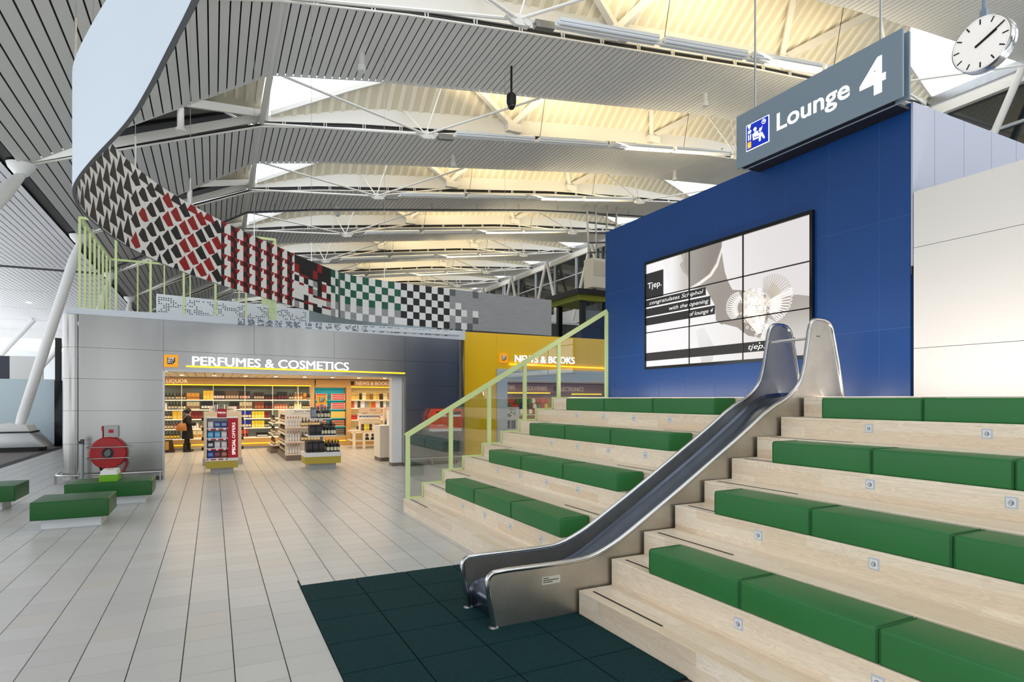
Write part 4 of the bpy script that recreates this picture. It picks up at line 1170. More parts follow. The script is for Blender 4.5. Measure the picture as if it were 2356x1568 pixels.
PAL = {'dk': ((26, 16, 12), (190, 180, 160), (20, 18, 18)), 'amb': ((70, 32, 12), (214, 196, 160), (24, 18, 16)), 'gold': ((196, 120, 40), (240, 220, 180), (236, 226, 206)),
       'wht': ((236, 228, 210), (244, 240, 230), (60, 50, 40)), 'org': ((206, 96, 60), (240, 196, 160), (30, 20, 20)), 'yel': ((40, 30, 12), (246, 206, 70), (30, 22, 18)),
       'lit': ((255, 240, 180), (255, 246, 214), (250, 236, 190)), 'red': ((120, 30, 20), (220, 180, 150), (40, 10, 10)), 'clr': ((206, 208, 212), (232, 228, 228), (150, 40, 44)),
       'brn': ((50, 28, 12), (236, 214, 160), (40, 34, 30)), 'blk': ((12, 14, 14), (226, 220, 190), (14, 14, 14))}
CAR = {'gold': ((214, 150, 40), (160, 90, 30)), 'yel': ((238, 190, 50), (250, 214, 100)), 'bp': ((22, 18, 20), (244, 204, 190)), 'brn': ((92, 66, 50), (200, 170, 140)), 'dk': ((40, 16, 16), (214, 160, 140)),
       'db': ((46, 28, 22), (190, 170, 140)), 'blk': ((18, 18, 22), (120, 30, 34)), 'bei': ((196, 178, 140), (120, 90, 60)), 'bk2': ((16, 18, 24), (220, 220, 210)), 'rb': ((120, 50, 30), (180, 110, 60)),
       'red': ((110, 16, 24), (150, 60, 50)), 'blu': ((24, 34, 150), (236, 214, 160)), 'yd': ((226, 200, 40), (250, 236, 140)), 'crm': ((246, 226, 170), (206, 150, 70)), 'orr': ((196, 60, 30), (60, 16, 14))}
PX2M = 24.4 / 1368 / 7.466
row_names = ['top', 'second', 'third', 'fourth', 'lowest']
cname = {'dk': 'dark', 'amb': 'amber', 'gold': 'gold', 'wht': 'white', 'org': 'orange', 'yel': 'yellow-labelled', 'lit': 'pale glowing', 'red': 'red', 'clr': 'clear', 'brn': 'brown', 'blk': 'black'}
kname = {'gold': 'gold', 'yel': 'yellow', 'bp': 'black and pink', 'brn': 'brown', 'dk': 'dark red-brown', 'db': 'dark brown', 'blk': 'black', 'bei': 'beige', 'bk2': 'black and white', 'rb': 'red-brown', 'red': 'dark red', 'blu': 'blue', 'yd': 'bright yellow', 'crm': 'cream', 'orr': 'orange-red'}
SHELF = [
 [('b', 'dk', 60, 235, 3, 110), ('b', 'amb', 250, 432, 4, 110), ('c', 'gold', 446, 662, 3, 110), ('c', 'yel', 728, 900, 3, 150), ('c', 'bp', 908, 1096, 4, 148), ('c', 'brn', 1108, 1340, 5, 150), ('c', 'dk', 1350, 1534, 4, 145), ('c', 'db', 1594, 1775, 4, 125), ('c', 'blk', 1785, 2000, 4, 92), ('c', 'blk', 2004, 2170, 3, 136), ('b', 'amb', 2200, 2285, 2, 120), ('b', 'gold', 2292, 2440, 3, 128), ('c', 'gold', 2446, 2500, 1, 120), ('b', 'dk', 2506, 2590, 3, 95)],
 [('b', 'wht', 62, 110, 1, 140), ('b', 'dk', 120, 282, 3, 135), ('b', 'blk', 292, 432, 3, 125), ('c', 'bei', 446, 666, 4, 125), ('c', 'bk2', 694, 896, 4, 132), ('c', 'bk2', 908, 966, 1, 110), ('c', 'blk', 1180, 1342, 3, 120), ('c', 'bei', 1350, 1566, 4, 122), ('c', 'rb', 1608, 1772, 3, 125), ('c', 'blk', 1784, 1930, 2, 118), ('b', 'org', 1942, 2180, 5, 110), ('b', 'amb', 2200, 2285, 2, 110), ('b', 'lit', 2292, 2420, 4, 125), ('b', 'brn', 2430, 2590, 4, 105)],
 [('b', 'brn', 62, 196, 3, 130), ('c', 'yel', 200, 360, 2, 132), ('c', 'red', 512, 716, 3, 125), ('c', 'blu', 1348, 1552, 4, 122), ('c', 'yd', 1560, 1778, 4, 115), ('c', 'red', 1780, 1862, 2, 110)],
 [('b', 'amb', 62, 216, 3, 128), ('b', 'red', 226, 332, 2, 120), ('b', 'wht', 512, 652, 3, 122), ('b', 'red', 668, 716, 1, 110), ('c', 'blu', 1352, 1552, 4, 122), ('c', 'yd', 1560, 1778, 4, 115), ('b', 'dk', 1780, 1862, 3, 120)],
 [('b', 'yel', 60, 152, 2, 130), ('b', 'yel', 160, 332, 3, 128), ('c', 'crm', 524, 716, 2, 140), ('c', 'orr', 1364, 1500, 3, 136), ('c', 'bk2', 1634, 1850, 1, 72)],
]
for r, items in enumerate(SHELF):
    for typ, kd, x0, x1, n, h in items:
        X0, X1 = XB_(ua(x0)), XB_(ua(x1)); w = (X1 - X0) / n; H_ = min(h * PX2M, .36)
        for i in range(n):
            xc = X0 + w * (i + .5)
            if typ == 'b':
                put(bottle_mesh('b' + kd, *PAL[kd]), 'bottle', xc, 26.53, ZS[r], w * 1.05, w * 1.05, H_, '%s bottle on the %s liquor shelf' % (cname[kd], row_names[r]), 'bottle', '%s bottles on the %s liquor shelf' % (cname[kd], row_names[r]))
            else:
                put(carton_mesh('c' + kd, *CAR[kd]), 'carton', xc, 26.55, ZS[r], w * .94, .2, H_, '%s spirit carton on the %s liquor shelf' % (kname[kd], row_names[r]), 'carton', '%s cartons on the %s liquor shelf' % (kname[kd], row_names[r]))
# teal unit
tx0, tx1 = XB_(723), XB_(795)
tu = thing('shelf_unit', 'narrow teal shelf unit with glass shelves between liquor and news', 'shelf unit', ((tx0 + tx1) / 2, 26.7, 0))
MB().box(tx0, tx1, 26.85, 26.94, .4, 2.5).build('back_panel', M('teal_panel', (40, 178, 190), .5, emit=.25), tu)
MB().box(tx0, tx1, 26.4, 26.9, 0.0, .42).build('base_cabinet', m_shopwood, tu)
MB().box(tx0, tx1, 26.385, 26.4, .2, .225).build('base_light_line', m_lit_yellow, tu)
MB().box(tx0, XB_(806), 26.36, 26.95, 2.5, 2.84).build('header', m_shopwood, tu)
MB().box(tx1, XB_(806), 26.33, 26.95, 0, 2.6).build('pillar', m_shopwood, tu)
tz = [1.97, 1.58, 1.2, .83, .45]
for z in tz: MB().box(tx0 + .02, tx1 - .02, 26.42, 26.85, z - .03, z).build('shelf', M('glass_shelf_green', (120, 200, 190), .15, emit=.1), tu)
tk = [('card_a', (236, 196, 180), (200, 40, 50)), ('card_a', (236, 196, 180), (200, 40, 50)), ('card_c', (240, 210, 120), (230, 190, 90)), ('card_d', (110, 40, 36), (220, 160, 120)), ('card_e', (50, 30, 30), (150, 130, 120))]
for r, z in enumerate(tz):
    for cidx in range(2):
        xa = lerp(tx0, tx1, .04 if cidx == 0 else .53); xb2 = lerp(tx0, tx1, .40 if cidx == 0 else .98)
        for i in range(3):
            key = tk[r]
            put(carton_mesh(key[0] + str(r), key[1], key[2], (.2, .75)), 'confectionery_box', (xa + xb2) / 2, 26.6, z + i * .092, xb2 - xa, .3, .088, 'flat confectionery box stacked on the %s teal shelf' % row_names[r], 'box', 'confectionery boxes on the %s teal shelf' % row_names[r])
# news and books unit
nx0, nx1 = XB_(806), 8.35
nu = thing('shelf_unit', 'news and books shelf unit at the right end of the back wall', 'shelf unit', ((nx0 + nx1) / 2, 26.7, 0))
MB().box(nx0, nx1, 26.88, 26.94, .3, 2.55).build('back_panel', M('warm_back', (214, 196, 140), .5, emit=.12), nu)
MB().box(nx0, nx1, 26.4, 26.9, 0, .3).build('base_cabinet', m_shopwood, nu)
MB().box(nx0, nx1, 26.36, 26.95, 2.55, 2.84).build('header', m_shopwood, nu)
MB().box(nx0, nx1, 26.35, 26.38, 2.52, 2.55).build('header_light_line', m_lit_yellow, nu)
text('NEWS & BOOKS', 'lettering', M('letter_grey', (236, 222, 196), .4, emit=.35), nu, (XB_(ub(1162)), 26.352, 2.63), (1, 0, 0), FU, height=.155, width=XB_(ub(1668)) - XB_(ub(1162)), extrude=.006, bold=.012)
MB().box(XB_(ub(1080)), XB_(ub(1132)), 26.35, 26.36, 2.62, 2.79).build('header_emblem', m_logo_navy, nu)
nz = [1.98, 1.62, 1.1, .55]
for z in nz: MB().box(nx0, nx1, 26.42, 26.88, z - .035, z).build('shelf', M('lit_shelf', (255, 240, 214)), nu)
rs2 = random.Random(5)
mags = {0: [(250, 214, 120), (226, 190, 90), (60, 40, 20), (246, 236, 190), (200, 150, 60), (140, 110, 40)], 1: [(210, 90, 40), (226, 220, 214), (70, 60, 60), (240, 236, 226), (150, 150, 156), (190, 160, 60), (60, 66, 80)], 2: [(206, 50, 40), (236, 226, 216), (70, 66, 70), (220, 200, 190)], 3: [(240, 236, 230), (90, 70, 60), (200, 196, 190)]}
for r, z in enumerate(nz):
    x = nx0 + .04; k = 0
    while x < nx1 - .25:
        w = rs2.uniform(.12, .2) if r < 2 else rs2.uniform(.2, .3); h = rs2.uniform(.26, .31) if r < 2 else rs2.uniform(.12, .3)
        cc = mags[r][k % len(mags[r])]; k += 1
        o = put(carton_mesh('mag%d_%d' % (r, k % 6), cc, tuple(int(v * .75 + 20) for v in cc), (.55, .85)), 'magazine', x + w / 2, 26.58 + rs2.uniform(0, .03), z, w * .97, .05, h, 'upright magazine on the %s news shelf' % row_names[r], 'magazine', 'magazines on the %s news shelf' % row_names[r])
        x += w

# ---- special offers stand near the entrance
so = thing('display_stand', 'white display stand with a tall red SPECIAL OFFERS panel at the shop entrance', 'display stand', (.22, 18.1, 0))
sx0, sx1, sY = -.17, .61, 17.8
MB().box(-.06, .5, sY + .1, sY + .55, 0.001, .15).build('plinth', m_plinth, so)
MB().box(sx0, sx1, sY, sY + .62, .15, .345).build('olive_base', m_olive, so)
MB().box(sx0 - .01, sx1 + .01, sY - .01, sY + .63, .345, .37).build('tray', m_white, so)
MB().box(sx0, sx0 + .02, sY, sY + .6, .37, 1.5).build('side_panel', m_white, so)
MB().box(.35, sx1, sY, sY + .6, .37, .42).build('panel_foot', m_white, so)
MB().box(.36, sx1, sY - .006, sY + .6, .42, 1.49).build('red_panel', m_redsign, so)
MB().box(sx0, sx1, sY + .32, sY + .34, .37, 1.5).build('back_panel', m_white, so)
MB().box(sx0, sx1, sY, sY + .6, 1.49, 1.515).build('top_board', m_white, so)
MB().box(.1, .33, sY + .04, sY + .06, 1.515, 1.74).build('topper', m_redsign, so)
text('SPECIAL', 'lettering', m_soft_white, so, (.115, sY + .039, 1.62), (1, 0, 0), FU, height=.045, width=.2, extrude=.001, bold=.02)
text('OFFERS', 'lettering', M('letter_pink', (236, 150, 150), .5), so, (.165, sY + .039, 1.565), (1, 0, 0), FU, height=.03, width=.15, extrude=.001)
text('SPECIAL', 'lettering', m_soft_white, so, (.54, sY - .007, .5), (0, 0, 1), (-1, 0, 0), height=.08, width=.42, extrude=.001, bold=.025)
text('OFFERS', 'lettering', m_soft_white, so, (.54, sY - .007, .95), (0, 0, 1), (-1, 0, 0), height=.08, width=.42, extrude=.001)
zz = [.42, .69, .96, 1.23]
offer = [[('off_b', (30, 50, 150), (110, 150, 220)), ('off_p', (96, 30, 50), (160, 80, 100)), ('off_o', (130, 60, 30), (206, 140, 110))],
         [('off_k', (40, 44, 56), (226, 226, 230)), ('off_w', (226, 214, 218), (240, 236, 236)), ('off_w', 0, 0)],
         [('off_c', (70, 170, 220), (150, 206, 236)), ('off_c', 0, 0), ('off_w', 0, 0)],
         [('off_w', 0, 0), ('off_n', (36, 66, 140), (140, 170, 210)), ('off_n', 0, 0)]]
oc = {'off_w': 'pale pink', 'off_b': 'blue', 'off_p': 'purple', 'off_o': 'copper', 'off_k': 'black', 'off_c': 'light blue', 'off_n': 'navy'}
for r, z in enumerate(zz):
    MB().box(sx0 + .02, .36, sY, sY + .32, z - .03, z).build('shelf', m_white, so)
    MB().box(sx0 + .03, .35, sY - .006, sY + .001, z - .055, z - .02).build('price_rail', m_redsign, so)
    for i in range(3): MB().box(sx0 + .06 + i * .18, sx0 + .12 + i * .18, sY - .011, sY - .005, z - .06, z + .005).build('price_tag', m_white, so)
for r, z in enumerate(zz):
    for i, it in enumerate(offer[r]):
        if it[1]: carton_mesh(it[0], it[1], it[2], (.3, .75))
        put(KIND[it[0]] if it[0] in KIND else carton_mesh('off_w', (226, 214, 218), (240, 236, 236), (.3, .75)), 'perfume_box', sx0 + .11 + i * .165, sY + .15, z, .13, .16, .17 if r else .19, '%s perfume box on the SPECIAL OFFERS stand, %s shelf' % (oc[it[0]], row_names[3 - r] if r else 'lowest'), 'box', 'perfume boxes on the SPECIAL OFFERS stand')
# gondola behind it
m_gond = M('gondola_beige', (224, 206, 180), .5)
def gondola(label, x0, x1, y0, y1, zt_, sign=None, mat=None):
    t = thing('gondola_shelf', label, 'shelf unit', ((x0 + x1) / 2, (y0 + y1) / 2, 0))
    MB().box(x0, x1, y0, y1, 0, .16).build('base', m_plinth, t)
    MB().box(x0 + .02, x1 - .02, (y0 + y1) / 2 - .03, (y0 + y1) / 2 + .03, .16, zt_).build('core_panel', mat or m_gond, t)
    return t
g1 = thing('gondola_shelf', 'beige New Arrivals gondola behind the SPECIAL OFFERS stand', 'shelf unit', (.3, 20.4, 0))
MB().box(-.28, .82, 20.1, 20.9, 0, .2).build('base', m_plinth, g1)
MB().box(-.25, .79, 20.2, 20.8, .2, 1.62).build('body', m_gond, g1)
MB().box(-.1, .66, 20.45, 20.5, 1.62, 1.78).build('header', m_shelf, g1)
text('New arrivals', 'lettering', m_black, g1, (.0, 20.448, 1.67), (1, 0, 0), FU, height=.06, width=.56, extrude=.001)
for z in (.45, .75, 1.05, 1.35):
    for x0 in (-.31, .79): MB().box(x0, x0 + .06, 20.3, 20.7, z, z + .09).build('side_hook_box', m_black, g1)
for x in (.1, .3): 
    MB().lathe([(.09, 0), (.09, .22)], 14, (x + .02, 20.3, 1.62)).build('silver_tin', m_chrome, smooth=True, label='shiny silver tin on top of the New Arrivals gondola', cat='tin', group='silver tins on the gondola')
# special offers gondola with spirits
g2 = thing('gondola_shelf', 'white Special Offers gondola with rows of clear and brown bottles', 'shelf unit', (2.6, 22, 0))
gx0, gx1, gy0, gy1 = 2.12, 3.3, 20.85, 23.4
MB().box(gx0, gx1, gy0 - .3, gy1, 0, .17).build('base', m_brownbase, g2)
MB().box(gx0, gx1, gy0, gy0 + .04, .17, 1.66).build('end_panel', m_shelf, g2)
MB().box((gx0 + gx1) / 2 - .04, (gx0 + gx1) / 2 + .04, gy0 + .04, gy1, .17, 1.6).build('core_panel', m_shelf, g2)
MB().box(gx0 + .18, gx1 - .05, gy0 - .02, gy0, 1.52, 1.66).build('header', m_white, g2)
text('Special Offers', 'lettering', m_black, g2, (gx0 + .28, gy0 - .021, 1.565), (1, 0, 0), FU, height=.075, width=.62, extrude=.001)
gz = [1.1, .62, .2]
for z in gz:
    MB().box(gx0, gx1, gy0 - .28, gy0, z - .03, z).build('shelf', m_shelf, g2)
    MB().box(gx0 + .05, gx1, gy0 - .286, gy0 - .279, z - .045, z - .005).build('price_rail', M('price_rail_pink', (240, 200, 190), .5), g2)
for z in (.5, .85, 1.2):
    MB().box(gx0, (gx0 + gx1) / 2, gy0 + .1, gy1, z - .03, z).build('side_shelf', m_shelf, g2)
for r, z in enumerate(gz):
    for i in range(5):
        put(bottle_mesh('bclr', *PAL['clr']), 'bottle', gx0 + .07 + i * .085, gy0 - .16, z, .085, .085, .33, 'clear bottle with a red cap on the Special Offers gondola, %s shelf' % ('upper', 'middle', 'lower')[r], 'bottle', 'clear bottles on the Special Offers gondola')
    for i in range(6 if r < 2 else 0):
        put(bottle_mesh('bbrn', *PAL['brn']), 'bottle', gx0 + .53 + i * .1, gy0 - .16, z, .095, .095, .3, 'brown bottle with a cream label on the Special Offers gondola, %s shelf' % ('upper', 'middle')[r], 'bottle', 'brown bottles on the Special Offers gondola')
for r, z in enumerate((.2, .5, .85, 1.2)):
    for i in range(8):
        put(bottle_mesh('bamb', *PAL['amb']), 'bottle', gx0 + .1, gy0 + .3 + i * .3, z, .1, .1, .25, 'amber bottle on the side shelves of the Special Offers gondola', 'bottle', 'amber bottles on the gondola side')
g3 = thing('gondola_shelf', 'beige gondola end seen between the stand and the white gondola', 'shelf unit', (2.2, 24, 0))
MB().box(1.9, 2.75, 23.7, 25.2, 0, .16).build('base', m_brownbase, g3)
MB().box(2.3, 2.72, 23.75, 25.1, .16, 1.58).build('body', m_gond, g3)
for z in (.3, .72, 1.12): 
    MB().box(1.93, 2.3, 23.75, 25.1, z - .03, z).build('shelf', m_shelf, g3)
    for i in range(4): put(bottle_mesh('bamb', *PAL['amb']), 'bottle', 2.05, 23.9 + i * .33, z, .1, .1, .27, 'amber bottle on the beige gondola end', 'bottle', 'amber bottles on the beige gondola')
# tiered wine display
td = thing('display_table', 'tiered wine display with an olive base and white trays near the entrance', 'display stand', (2.85, 17.95, 0))
dY = 17.65
MB().box(2.43, 3.2, dY + .1, dY + .75, 0.001, .16).build('plinth', m_plinth, td)
MB().box(2.33, 3.32, dY, dY + .85, .16, .36).build('olive_base', m_olive, td)
MB().box(2.31, 3.34, dY - .02, dY + .87, .36, .48).build('tray', m_white, td)
MB().box(2.8, 2.88, dY + .4, dY + .48, .48, 2.1).build('post', m_plinth, td)
MB().box(2.42, 3.2, dY + .05, dY + .8, .93, .965).build('tier', m_white, td)
MB().box(2.52, 3.08, dY + .15, dY + .75, 1.42, 1.45).build('tier', m_white, td)
for x in (2.5, 2.72): MB().box(x, x + .12, dY + .14, dY + .15, 1.36, 1.42).build('price_tag', M('price_rail_pink', (240, 200, 190)), td)
lg = logo('sign_topper', 'olive SEE BUY FLY sign on top of the wine display', (2.84, dY + .4, 1.98), .26)
wine = bottle_mesh('bblk', *PAL['blk'])
m_wb = carton_mesh('winebox', (24, 20, 24), (60, 54, 58), (.35, .8))
def wines(xs_, ys_, z, tier):
    for x in xs_:
        for y in ys_: put(wine, 'wine_bottle', x, y, z, .088, .088, .33, 'dark wine bottle with a cream label on the %s tier of the wine display' % tier, 'bottle', 'wine bottles on the %s tier' % tier)
wines([2.74, 2.84, 2.94, 3.03], [dY + .3, dY + .55], 1.45, 'top')
wines([2.83, 2.92, 3.01, 3.1, 3.17], [dY + .15, dY + .35, dY + .6], .965, 'middle')
wines([2.98, 3.08, 3.18, 3.27], [dY + .1, dY + .3, dY + .55], .48, 'lower')
for i in range(3): put(m_wb, 'wine_box', 2.46 + i * .17, dY + .28, .48, .16, .4, .31, 'black wine gift box on the lower tier of the wine display', 'box', 'wine boxes on the lower tier')
for i in range(2): put(m_wb, 'wine_box', 2.55 + i * .17, dY + .3, .965, .16, .35, .3, 'black wine gift box on the middle tier of the wine display', 'box', 'wine boxes on the middle tier')
put(carton_mesh('greybox', (110, 120, 130), (150, 160, 170), (.2, .8)), 'wine_box', 2.6, dY + .35, 1.45, .14, .2, .32, 'grey bottle carton on the top tier of the wine display', 'box', 'cartons on the top tier')
# book table, clothes, counter
bt = thing('book_table', 'white table with crossed shelf and books in front of the news wall', 'table', (6.0, 24.0, 0))
ty = 24.2; bo = -.33
MB().box(5.02, 6.57, ty, ty + 1.2, .66, .72).build('table_top', m_gond, bt)
for x in (5.03, 5.42, 6.45): MB().box(x, x + .1, ty + .02, ty + .12, 0, .66).build('leg', m_shelf, bt)
MB().box(5.03, 6.55, ty + .05, ty + 1.1, .3, .34).build('lower_shelf', m_shelf, bt)
MB().box(5.47, 6.42, ty + .03, ty + .05, .34, .64).build('poster_panel', m_white, bt)
for i in range(4):
    xx = 5.59 + i * .24
    MB().lathe([(.07, 0), (.07, .004)], 12, (xx, ty + .026, .54), axis='y').build('portrait_print', m_grey_dark, bt)
    MB().prism([(xx - .1, .35), (xx + .1, .35), (xx + .06, .46), (xx - .06, .46)], ty + .025, ty + .03, 'y').build('portrait_print', m_black, bt)
MB().box(5.42, 6.27, ty + .5, ty + .8, .72, 1.16).build('riser_shelf', m_shelf, bt)
MB().box(5.37, 6.32, ty + .45, ty + .8, 1.16, 1.2).build('riser_top', m_shelf, bt)
MB().box(5.39, 6.29, ty + .6, ty + .62, 1.45, 1.66).build('header', M('pink_header', (240, 220, 214), .5), bt)
text('Books', 'lettering', m_black, bt, (5.87, ty + .598, 1.52), (1, 0, 0), FU, height=.07, extrude=.001)
bc = [(70, 60, 60), (236, 214, 60), (190, 206, 70), (60, 40, 50), (230, 226, 220), (90, 110, 150)]
for i in range(7):
    put(carton_mesh('book%d' % (i % 6), bc[i % 6], tuple(min(255, v + 40) for v in bc[i % 6]), (.3, .6)), 'book', 5.49 + i * .11, ty + .38, .72, .1, .05, .26, 'book standing on the white book table', 'book', 'books on the white book table')
for i in range(6):
    put(carton_mesh('bookw%d' % (i % 2), (236, 236, 240), (70, 110, 170), (.3, .6)), 'book', 5.45 + i * .14, ty + .6, 1.2, .13, .05, .2, 'white book on the upper shelf of the book table', 'book', 'white books on the book table riser')
fd = thing('fashion_stand', 'pale pink Fashion display wall right of the book table', 'display stand', (6.3, 22.2, 0))
MB().box(5.75, 6.85, 22.2, 22.3, .2, 1.7).build('panel', M('pink_header', (240, 220, 214)), fd)
MB().box(5.72, 6.85, 21.9, 22.3, 0, .22).build('plinth', m_olive, fd)
text('Fashion', 'lettering', m_black, fd, (6.05, 22.195, 1.56), (1, 0, 0), FU, height=.08, extrude=.001)
ct = thing('coat', 'dark grey coat hanging beside the white counter', 'coat', (5.9, 21.6, .5))
mb = MB(); prof_c = [(1.38, .05), (1.3, .16), (1.15, .2), (.9, .2), (.6, .2), (.36, .17)]
n = 14; vs_ = []; fs_ = []
for i, (z, r) in enumerate(prof_c):
    for k in range(n):
        a = 2 * PI * k / n; rr = r * (1 + .12 * math.sin(5 * a))
        vs_.append((5.85 + rr * math.cos(a) + (z - .9) * .12, 21.7 + rr * .7 * math.sin(a), z))
for i in range(len(prof_c) - 1):
    for k in range(n): fs_.append((i * n + k, i * n + (k + 1) % n, (i + 1) * n + (k + 1) % n, (i + 1) * n + k))
fs_.append(tuple(range(n))); mb.add(vs_, fs_).build('coat_body', M('coat_charcoal', (34, 36, 42), .8), ct, smooth=True)
MB().tube([(5.95, 21.55, 1.3), (6.2, 21.5, 1.0), (6.05, 21.5, .75)], [.07, .06, .05], 8).build('sleeve', M('coat_charcoal', (34, 36, 42)), ct, smooth=True)
MB().tube([(5.9, 21.7, 1.35), (5.9, 21.7, 1.45), (5.9, 22.25, 1.45)], .012, 6).build('hook', m_steel, ct)
cn = thing('counter', 'white shop counter with a brown base just inside the right jamb', 'counter', (5.3, 19, 0))
MB().box(4.8, 6.1, 19.0, 19.8, .12, 1.15).build('body', m_shelf, cn)
MB().box(4.82, 6.1, 19.02, 19.8, 0, .12).build('skirting', m_brownbase, cn)
MB().box(5.15, 6.1, 19.1, 19.5, 1.15, 1.62).build('screen_panel', m_shelf, cn)
MB().box(5.3, 5.55, 19.09, 19.1, 1.2, 1.42).build('poster_print', M('poster_grey', (120, 120, 124), .5), cn)

# ---- customer with bag and basket
pX, pY = -.88, 25.75
pe = thing('person', 'person in a dark coat and boots looking down at the liquor shelves', 'person', (pX, pY, 0))
def skin_body():
    V = []; E = []; R = []
    def v(p, r, prev=None):
        V.append((pX + p[0], pY + p[1], p[2])); R.append(r)
        if prev is not None: E.append((prev, len(V) - 1))
        return len(V) - 1
    root = v((0, 0, .86), (.14, .11)); sp1 = v((.01, 0, 1.08), (.13, .1), root); ch_ = v((.0, 0, 1.28), (.15, .11), sp1)
    nk = v((.03, 0, 1.40), (.055, .055), ch_); hd = v((.07, 0, 1.50), (.085, .075), nk); v((.09, 0, 1.58), (.07, .065), hd)
    for s in (-1, 1):
        hp = v((.0, .08 * s, .8), (.09, .09), root); kn = v((.03 * s, .085 * s, .45), (.062, .062), hp); an = v((-.01 + .06 * s, .09 * s, .09), (.045, .045), kn); v((.11 + .06 * s, .095 * s, .045), (.045, .04), an)
        sh = v((.0, .16 * s, 1.31), (.06, .06), ch_)
        if s < 0: el = v((.06, .24 * s, 1.06), (.045, .045), sh); wr_ = v((.27, .18 * s, 1.06), (.035, .03), el); v((.36, .16 * s, 1.09), (.03, .02), wr_)
        else: el = v((-.02, .25, 1.05), (.045, .045), sh); wr_ = v((.14, .24, .84), (.034, .03), el); v((.17, .24, .76), (.032, .022), wr_)
    me = bpy.data.meshes.new('body'); me.from_pydata(V, E, [])
    o = bpy.data.objects.new('body', me); C.objects.link(o)
    md = o.modifiers.new('skin', 'SKIN'); md.use_smooth_shade = True
    for i, r in enumerate(R): me.skin_vertices[0].data[i].radius = r
    me.skin_vertices[0].data[0].use_root = True
    o.modifiers.new('sub', 'SUBSURF').levels = 2
    bpy.context.view_layer.update()
    m2 = bpy.data.meshes.new_from_object(o.evaluated_get(bpy.context.evaluated_depsgraph_get()))
    bpy.data.objects.remove(o)
    m2.materials.clear(); m2.materials.append(M('dark_leggings', (26, 24, 28), .8)); m2.materials.append(M('skin_tone', (206, 160, 134), .6))
    for p in m2.polygons:
        c = p.center
        p.material_index = 1 if (c.z > 1.43 or c.x > pX + .31 and c.z > .9) else 0
    b = bpy.data.objects.new('body', m2); C.objects.link(b); adopt(b, pe)
skin_body()
m_coat = M('coat_black', (24, 20, 22), .85)
def loft(rings, name, mat, par, n=16):
    vs_ = []; fs_ = []
    for (x, y, z, rx, ry) in rings:
        for k in range(n):
            a = 2 * PI * k / n; vs_.append((x + rx * math.cos(a), y + ry * math.sin(a), z))
    for i in range(len(rings) - 1):
        for k in range(n): fs_.append((i * n + k, i * n + (k + 1) % n, (i + 1) * n + (k + 1) % n, (i + 1) * n + k))
    fs_ += [tuple(range(n)), tuple((len(rings) - 1) * n + k for k in range(n))]
    return MB().add(vs_, fs_).build(name, mat, par, smooth=True)
loft([(pX + .02, pY, .5, .2, .23), (pX + .01, pY, .7, .19, .22), (pX, pY, .95, .165, .2), (pX, pY, 1.1, .15, .19), (pX, pY, 1.28, .16, .22), (pX + .01, pY, 1.38, .1, .14), (pX + .03, pY, 1.42, .07, .07)], 'coat', m_coat, pe)
for pth_, nm in (([(pX, pY - .2, 1.32), (pX + .06, pY - .25, 1.06), (pX + .28, pY - .19, 1.06)], 'coat_sleeve'), ([(pX, pY + .2, 1.32), (pX - .02, pY + .26, 1.05), (pX + .13, pY + .25, .86)], 'coat_sleeve')):
    MB().tube(smooth_path(pth_, 2), .062, 10).build(nm, m_coat, pe, smooth=True)
loft([(pX + .05, pY, 1.45, .05, .07), (pX + .04, pY, 1.5, .09, .09), (pX + .045, pY, 1.58, .1, .095), (pX + .05, pY, 1.63, .075, .07), (pX + .05, pY, 1.655, .03, .03)], 'hair', M('hair_dark', (30, 22, 20), .6), pe)
loft([(pX - .07, pY, 1.5, .04, .04), (pX - .09, pY, 1.55, .055, .05), (pX - .08, pY, 1.6, .035, .035)], 'hair_bun', M('hair_dark', (30, 22, 20)), pe)
loft([(pX + .03, pY, 1.36, .1, .12), (pX + .035, pY, 1.4, .1, .11), (pX + .04, pY, 1.44, .075, .085)], 'scarf', M('scarf_grey', (120, 112, 110), .9), pe)
for s in (-1, 1):
    x = pX + .06 * s; y = pY + .09 * s
    loft([(x, y, .32, .07, .07), (x - .005, y, .16, .065, .065), (x, y, .08, .07, .06), (x + .05, y, .07, .12, .055), (x + .05, y, .003, .125, .055)], 'boot', M('boot_black', (20, 17, 17), .6), pe)
bag = thing('shoulder_bag', 'tan leather shoulder bag on the back of the dark-coated person', 'bag', (pX - .2, pY - .22, .8))
loft([(pX - .17, pY - .26, .82, .17, .07), (pX - .18, pY - .26, .92, .18, .09), (pX - .16, pY - .25, 1.05, .14, .07), (pX - .14, pY - .25, 1.1, .11, .03)], 'bag_body', M('bag_tan', (176, 112, 50), .55), bag)
MB().tube(smooth_path([(pX - .24, pY - .25, 1.06), (pX - .1, pY - .25, 1.3), (pX + .0, pY - .2, 1.4), (pX + .02, pY - .15, 1.38)], 2), .012, 6).build('strap', M('bag_tan', (176, 112, 50)), bag)
bk_ = thing('shopping_basket', 'clear wire shopping basket on the floor beside the person', 'basket', (pX + .3, pY + .1, 0))
bb = MB(); 
for z, s in ((.02, .8), (.12, .92), (.22, 1.0)):
    w, d = .2 * s, .14 * s; bb.tube([(pX + .32 + a * w, pY + .1 + c * d, z) for a, c in ((-1, -1), (1, -1), (1, 1), (-1, 1), (-1, -1))], .008, 5)
bb.build('rings', M('basket_clear', (206, 196, 160), .3), bk_)
for a in (-1, -.5, 0, .5, 1):
    for c in (-1, 1): MB().tube([(pX + .32 + a * .16, pY + .1 + c * .11, .02), (pX + .32 + a * .2, pY + .1 + c * .14, .22)], .005, 4).build('upright', M('basket_clear', (206, 196, 160)), bk_)
st2 = thing('sale_stand', 'brown tapered floor stand left of the person', 'floor stand', (-1.55, 25.9, 0))
